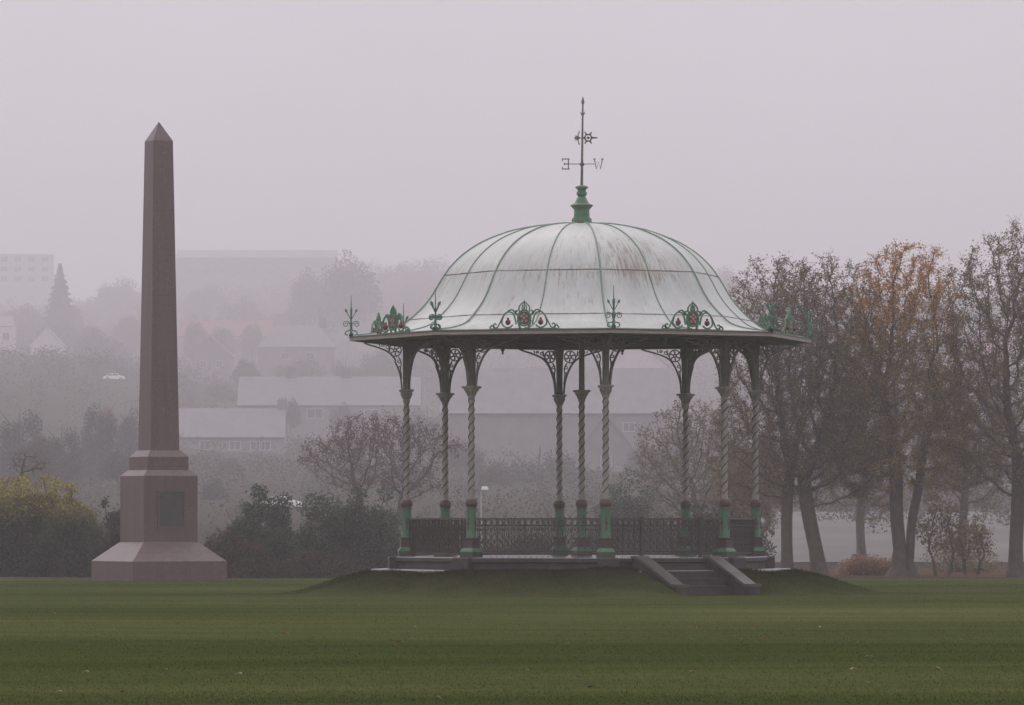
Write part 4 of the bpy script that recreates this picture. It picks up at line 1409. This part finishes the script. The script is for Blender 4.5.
def house(name, label, cat, px0, px1, ridge, eave, base, Y, depth=8.0, wall='harl', roof='slate', wins=(), chim=(), hip=0.0, gable_front=False, rz=0.0, group=None):
    kf = kfar(Y); Y *= kf; depth *= kf * .9
    wins = [(a, b, c * kf, d * kf) for a, b, c, d in wins]; chim = [(a, b * kf, c * kf) for a, b, c in chim]
    X = tx((px0 + px1) / 2, Y); w = (px1 - px0) * Y / F
    zr, ze, zb = [EYE + (HY - q) * Y / F for q in (ridge, eave, base)]
    zt = min(zb, tz(X, Y)) - 1.0
    t = thing(name, label, cat, (X, Y + depth / 2, zt), rz, group)
    HOUSE_ZONES.append((X - w * .55, X + w * .55, Y - 75, Y + depth + 2))
    zr -= zt; ze -= zt; zb -= zt
    hw_ = w / 2; hd = depth / 2
    mb = MB()
    wl = MB()
    ov = .35
    if gable_front:
        pts = [(-hw_, 0), (hw_, 0), (hw_, ze), (0, zr), (-hw_, ze)]
        wl.plate(pts, depth)
        for s in (-1, 1):
            sl = (zr - ze) / hw_
            a = (s * (hw_ + ov), ze - sl * ov); b_ = (0, zr)
            nrm = sqrt(1 + sl * sl); th = .22
            rp = [(a[0], a[1] + .02), (b_[0], b_[1] + .02), (b_[0], b_[1] + th * nrm), (a[0], a[1] + th * nrm)]
            mb.plate(rp, depth + 2 * ov)
    else:
        yr = hd * .0
        if hip > 0: 
            wl.box((0, 0, ze / 2), (w, depth, ze))
            hx = hw_ - hip * hw_
            vs = [(-hw_ - ov, -hd - ov, ze + .01), (hw_ + ov, -hd - ov, ze + .01), (hw_ + ov, hd + ov, ze + .01), (-hw_ - ov, hd + ov, ze + .01), (-hx, 0, zr), (hx, 0, zr)]
            mb.add(vs, [(3, 2, 1, 0), (0, 1, 5, 4), (1, 2, 5), (2, 3, 4, 5), (3, 0, 4)])
        else:
            # gable ends left and right
            o = len(wl.v)
            ring = [(-hd, 0), (hd, 0), (hd, ze), (0, zr - .05), (-hd, ze)]
            n = 5
            for xx in (-hw_, hw_):
                wl.v.extend([(xx, y, z) for y, z in ring])
            wl.f.append(tuple(range(n))); wl.f.append(tuple(n + i for i in reversed(range(n))))
            for i in range(n):
                wl.f.append((i, n + i, n + (i + 1) % n, (i + 1) % n))
            sl = (zr - ze) / hd
            for s in (-1, 1):
                th = .22 * sqrt(1 + sl * sl)
                prof = [(s * (hd + ov), ze - sl * ov + .02), (0, zr + .02), (0, zr + th), (s * (hd + ov), ze - sl * ov + th)]
                xa, xb = -hw_ - .15, hw_ + .15
                o = len(mb.v)
                for xx in (xa, xb):
                    mb.v.extend([(xx, y, z) for y, z in prof])
                mb.f.append((o, o + 1, o + 2, o + 3)); mb.f.append((o + 7, o + 6, o + 5, o + 4))
                for i in range(4):
                    j = (i + 1) % 4
                    mb.f.append((o + i, o + 4 + i, o + 4 + j, o + j))
            fa = MB(); fa.box((0, -hd - ov - .06, ze - sl * ov + .08), (w + .3, .10, .20)); 
            fa.build('gutter', 'darkstone', t)
    wl.build('wall', wall, t)
    ro = mb.build('roof', roof, t)
    for (cxp, hgt, wd) in chim:
        cx = (cxp - (px0 + px1) / 2) * Y / F
        c = MB(); c.box((cx, 0, zr + hgt / 2 - .5), (wd, .9, hgt + 1.0)); c.box((cx, 0, zr + hgt + .07), (wd + .16, 1.06, .14))
        for q in (-1, 0, 1):
            c.lathe([(.14, zr + hgt + .14), (.11, zr + hgt + .6)], 8, (cx + q * wd * .3, 0))
        c.build('chimney', wall, ro)
    for (wx, wy, ww, wh) in wins:
        x = (wx - (px0 + px1) / 2) * Y / F
        window(t, x, -hd, EYE + (HY - wy) * Y / F - zt, ww, wh)
    return t

def flat_block(label, px0, px1, top, base, Y, depth, bays, floors, cat='building'):
    Y *= kfar(Y)
    X = tx((px0 + px1) / 2, Y); w = (px1 - px0) * Y / F
    z1, zb = [EYE + (HY - q) * Y / F for q in (top, base)]
    zt = min(zb, tz(X, Y)) - 1.0
    t = thing('apartment_block', label, cat, (X, Y + depth / 2, zt))
    HOUSE_ZONES.append((X - w * .55, X + w * .55, Y - 40, Y + depth + 2))
    H = z1 - zt
    wl = MB(); wl.box((0, 0, H / 2), (w, depth, H)); wl.build('wall', 'harlpale', t)
    rf = MB(); rf.box((0, 0, H + .2), (w + .8, depth + .8, .4)); rf.build('roof', 'concrete', t)
    fh = (z1 - zb) / floors
    for f in range(floors):
        for b in range(bays):
            x = -w / 2 + w * (b + .5) / bays
            window(t, x, -depth / 2, (zb - zt) + fh * (f + .55), w / bays * .5, fh * .5)
    return t

flat_block('pale flat roofed apartment block on the skyline at the far left', -30, 52, 255, 284, 1440, 12, 6, 3)
house('long_building', 'very long pale building with a level roof on the skyline behind the obelisk', 'building', 176, 336, 249, 258, 292, 1420, 16, 'harl', 'slate', [(190 + 16 * i, 272, 2.2, 1.6) for i in range(9)])
house('terrace_house', 'long low terrace with a red tiled roof below the skyline', 'house', 178, 272, 320, 336, 350, 1060, 9, 'harl', 'redtile', [(190, 342, 1.6, 1.4), (212, 342, 1.6, 1.4), (236, 342, 1.6, 1.4), (258, 342, 1.6, 1.4)], [(205, 1.2, 1.4), (245, 1.2, 1.4)])
house('gable_house', 'small pale gabled house below the fir on the left', 'house', 30, 62, 328, 345, 362, 980, 9, 'harlpale', 'slate', [(40, 353, 1.2, 1.5), (52, 353, 1.2, 1.5)], [], gable_front=True)
house('pale_house', 'pale fronted house cut by the left edge of the photo', 'house', -24, 12, 316, 326, 345, 1000, 8, 'harlpale', 'slate', [(-6, 336, 1.5, 1.4), (6, 336, 1.5, 1.4)])
house('gable_house', 'grey gabled house with pale roof edges right of the obelisk', 'house', 190, 232, 337, 356, 376, 900, 9, 'harl', 'slate', [(203, 364, 1.2, 1.4), (219, 364, 1.2, 1.4)], [], gable_front=True)
house('slate_house', 'house with a pale slate hipped roof above the two terraces', 'house', 258, 334, 324, 347, 372, 880, 10, 'harl', 'slate', [(285, 356, 1.6, 1.3), (310, 356, 1.6, 1.3)], [(322, 1.3, 1.4)], hip=.45)
house('terrace_house', 'upper slate roofed terrace with a white window behind the spreading tree', 'house', 238, 420, 377, 405, 448, 700, 10, 'harl', 'slate', [(315, 413.5, 2.4, 1.5), (372, 414, 2.2, 1.4), (262, 414, 2.0, 1.4)], [(345, 1.5, 1.6), (290, 1.5, 1.6)])
house('terrace_house', 'lower slate roofed terrace with small white windows right of the obelisk', 'house', 176, 284, 409, 437, 486, 610, 9, 'harl', 'slate', [(235, 445.5, 1.5, 1.2), (256, 445.5, 1.5, 1.2), (265, 445.5, 1.5, 1.2), (205, 445, 1.4, 1.2), (235, 468, 1.6, 1.5), (258, 468, 1.6, 1.5)], [(281, 1.2, 1.3)])
house('slate_house', 'large house with a wide slate roof seen through the middle of the bandstand', 'house', 440, 672, 368, 413, 470, 560, 13, 'harl', 'slate', [(629, 427, 1.5, 1.1)], [])
house('gable_house', 'grey gabled porch house with pale roof edges seen right of the middle bandstand column', 'house', 572, 640, 415, 458, 480, 510, 8, 'harl', 'slate', [(606, 462, 1.2, 1.2)], [], gable_front=True)
house('gable_house', 'small pale gabled house above the wide slate roof', 'house', 598, 668, 338, 366, 392, 760, 9, 'harlpale', 'slate', [(625, 376, 1.4, 1.5), (642, 376, 1.4, 1.5)], [], gable_front=True)
house('terrace_house', 'red roofed terrace glimpsed between the right hand trees', 'house', 806, 900, 330, 346, 362, 900, 9, 'harl', 'redtile', [(830, 354, 1.5, 1.4), (856, 354, 1.5, 1.4), (880, 354, 1.5, 1.4)], [(850, 1.2, 1.4)])
house('terrace_house', 'red roofed terrace glimpsed behind the tallest right hand tree', 'house', 965, 1050, 336, 352, 368, 900, 9, 'harl', 'redtile', [(985, 360, 1.5, 1.4), (1008, 360, 1.5, 1.4)], [(1000, 1.2, 1.4)])

# ------------------------------------------------------------------ cars and lamps
def car(label, px, py, Y, rz):
    Y *= kfar(Y)
    X = tx(px, Y); z0 = tz(X, Y)
    HOUSE_ZONES.append((X - 9, X + 9, Y - 70, Y + 6))
    t = thing('parked_car', label, 'car', (X, Y, z0), rz, 'cars parked on the hillside')
    prof = [(-2.1, .32), (-2.15, .62), (-2.0, .86), (-1.55, .93), (-1.0, 1.36), (-.4, 1.47), (.55, 1.44), (1.15, 1.05), (1.95, .86), (2.15, .66), (2.12, .32)]
    b = MB()
    rings = []
    for s, yw in ((-1, -.82), (0, 0), (1, .82)):
        pass
    def sec(y, inset):
        return [(x, y, z) if z < 1.0 else (x * .97, y * inset, z) for x, z in prof]
    b.stack([sec(-.84, .80), sec(-.80, .82), sec(.80, .82), sec(.84, .80)])
    body = b.build('body', 'carpaint', t)
    g = MB()
    for s in (-1, 1):
        for ring in ([(-1.32, .98), (-.98, 1.28), (-.35, 1.37), (-.35, .98)], [(-.25, .98), (-.25, 1.37), (.45, 1.35), (.95, 1.02)]):
            pts = ring if s < 0 else ring[::-1]
            o = len(g.v)
            g.v.extend([(x, s * (.86 - .17 * (z - .9) / .5), z) for x, z in pts]); g.v.extend([(x, s * (.80 - .17 * (z - .9) / .5), z) for x, z in pts])
            g.f.append((o, o + 1, o + 2, o + 3)); g.f.append((o + 7, o + 6, o + 5, o + 4))
            for i in range(4):
                j = (i + 1) % 4
                g.f.append((o + i, o + 4 + i, o + 4 + j, o + j))
    g.build('window', 'pane', body)
    for x in (-1.35, 1.32):
        for s in (-1, 1):
            w = MB()
            rings = [[(x + .31 * cos(2 * pi * k / 16), yy, .31 + .31 * sin(2 * pi * k / 16)) for k in range(16)] for yy in (s * .68, s * .88)]
            w.stack(rings if s > 0 else rings[::-1])
            wo = w.build('wheel', 'tyre', t)
            r_ = MB()
            rings = [[(x + .19 * cos(2 * pi * k / 12), yy, .31 + .19 * sin(2 * pi * k / 12)) for k in range(12)] for yy in (s * .86, s * .895)]
            r_.stack(rings); r_.build('rim', 'lampmetal', wo)
    for s in (-1, 1):
        hl = MB(); hl.box((-2.12, s * .6, .70), (.08, .3, .14)); hl.build('headlight', 'lampglass', body)
    return t
car('white car on the hillside road left of the obelisk shaft', 114, 374, 745, radians(4)).scale = (1.3, 1.3, 1.3)
car('white car half hidden behind the dark bushes right of the obelisk', 281, 499, 330, radians(-14))

scrub()

def lamp(label, px, topy, Y, kind):
    Y *= KM if Y < 300 else kfar(Y)
    X = tx(px, Y); z0 = tz(X, Y)
    H = EYE + (HY - topy) * Y / F - z0
    t = thing('street_lamp', label, 'street lamp', (X, Y, z0), 0)
    p = MB(); p.lathe([(.10, -.3), (.10, 1.0), (.06, 1.1), (.045, H - .12)], 10)
    if kind == 'arm':
        p.tube([(0, 0, H - .2), (.05, 0, H - .08), (.20, 0, H - .02)], .035, 6)
    p.build('pole', 'lampmetal', t)
    h = MB()
    if kind == 'arm':
        h.stack([[(x, y, z) for x, y, z in ((.02, -.13, zz), (.40, -.10, zz), (.40, .10, zz), (.02, .13, zz))] for zz in (H - .05, H + .02)] + [[(.06, -.08, H + .14), (.34, -.06, H + .14), (.34, .06, H + .14), (.06, .08, H + .14)]])
    else:
        h.lathe([(.06, H - .12), (.16, H - .05), (.14, H + .08), (.03, H + .12)], 10)
    h.build('lamp_head', 'lampglass', t)
lamp('grey street lamp with a white head seen beside a bandstand column', 481, 489, 190, 'arm')
lamp('thin pale lamp post on the hill right of the pale gabled house', 72, 334, 860, 'post')

# ------------------------------------------------------------------ haze, light, camera
def haze():
    m = bpy.data.materials.new('haze')
    m.use_nodes = True
    nt = m.node_tree
    nt.nodes.remove(nt.nodes['Principled BSDF'])
    v = N(nt, 'ShaderNodeVolumePrincipled')
    v.inputs['Color'].default_value = (.965, .918, .957, 1)
    v.inputs['Density'].default_value = HAZE
    v.inputs['Anisotropy'].default_value = .35
    L(nt, v.outputs[0], nt.nodes['Material Output'].inputs['Volume'])
    mb = MB()
    x, y0, y1, z0, z1 = 1560, -180, 5080, -2.2, 190
    mb.box((0, (y0 + y1) / 2, (z0 + z1) / 2), (2 * x, y1 - y0, z1 - z0))
    o = mb.build('haze', m)
    tag(o, 'grey lilac fog filling the air over the park and hillside', 'fog', kind='stuff')
HAZE = .00061
haze()

w = bpy.data.worlds.new('World'); scene.world = w; w.use_nodes = True
nt = w.node_tree
bg = nt.nodes['Background']
SUN_EL, SUN_AZ = radians(54), radians(-27)      # azimuth from +Y (view direction), negative is left
sky = N(nt, 'ShaderNodeTexSky', sky_type='NISHITA', sun_disc=False)
sky.sun_elevation = SUN_EL
sky.sun_rotation = SUN_AZ
sky.air_density = 1.0; sky.dust_density = 4.0; sky.ozone_density = 1.0
tc = N(nt, 'ShaderNodeTexCoord').outputs['Generated']
sp = N(nt, 'ShaderNodeSeparateXYZ'); L(nt, tc, sp.inputs[0])
# overcast sheet: lilac grey cloud, brighter towards the zenith
el = math_n(nt, 'MAXIMUM', sp.outputs[2], 0.0)
cl = ramp(nt, el, [(0.0, (5.1, 4.75, 5.25)), (.25, (6.3, 5.95, 6.45)), (1.0, (10.4, 10.2, 10.7))])
mist = noise(nt, mapping(nt, tc, (5, 5, 11)), 1.0, 5, .55)
cl = mix(nt, 1.0, cl, ramp(nt, mist, [(.3, (.93, .925, .925)), (.7, (1.05, 1.05, 1.055))]), 'MULTIPLY')
skyc = mix(nt, .88, sky.outputs[0], cl)
L(nt, skyc, bg.inputs['Color'])
bg.inputs['Strength'].default_value = .137

sl = bpy.data.lights.new('sun', 'SUN'); so = bpy.data.objects.new('sun', sl); COL.objects.link(so)
sl.energy = .5; sl.angle = radians(50); sl.color = (1.0, .95, .90)
from mathutils import Vector
dirv = Vector((sin(SUN_AZ) * cos(SUN_EL), cos(SUN_AZ) * cos(SUN_EL), sin(SUN_EL)))
so.rotation_euler = (-dirv).to_track_quat('-Z', 'Y').to_euler()
so.location = (0, 60, 60)

cam = bpy.data.cameras.new('camera'); co_ = bpy.data.objects.new('camera', cam); COL.objects.link(co_)
cam.sensor_width = 36; cam.lens = 36 * F / 1024
cam.shift_y = (HY - 352.5) / 1024.0
cam.clip_end = 9000; cam.clip_start = .5
co_.location = (0, 0, EYE); co_.rotation_euler = (radians(90), 0, 0)
scene.camera = co_

scene.view_settings.view_transform = 'Standard'
scene.view_settings.look = 'None'
scene.view_settings.exposure = 0.0
scene.view_settings.gamma = 1.0
scene.view_settings.use_curve_mapping = False
cy = scene.cycles
cy.use_denoising = True
try:
    cy.denoiser = 'OPENIMAGEDENOISE'
except Exception:
    pass
cy.max_bounces = 6; cy.diffuse_bounces = 3; cy.glossy_bounces = 2; cy.transmission_bounces = 2; cy.volume_bounces = 2
cy.use_adaptive_sampling = True; cy.adaptive_threshold = .015
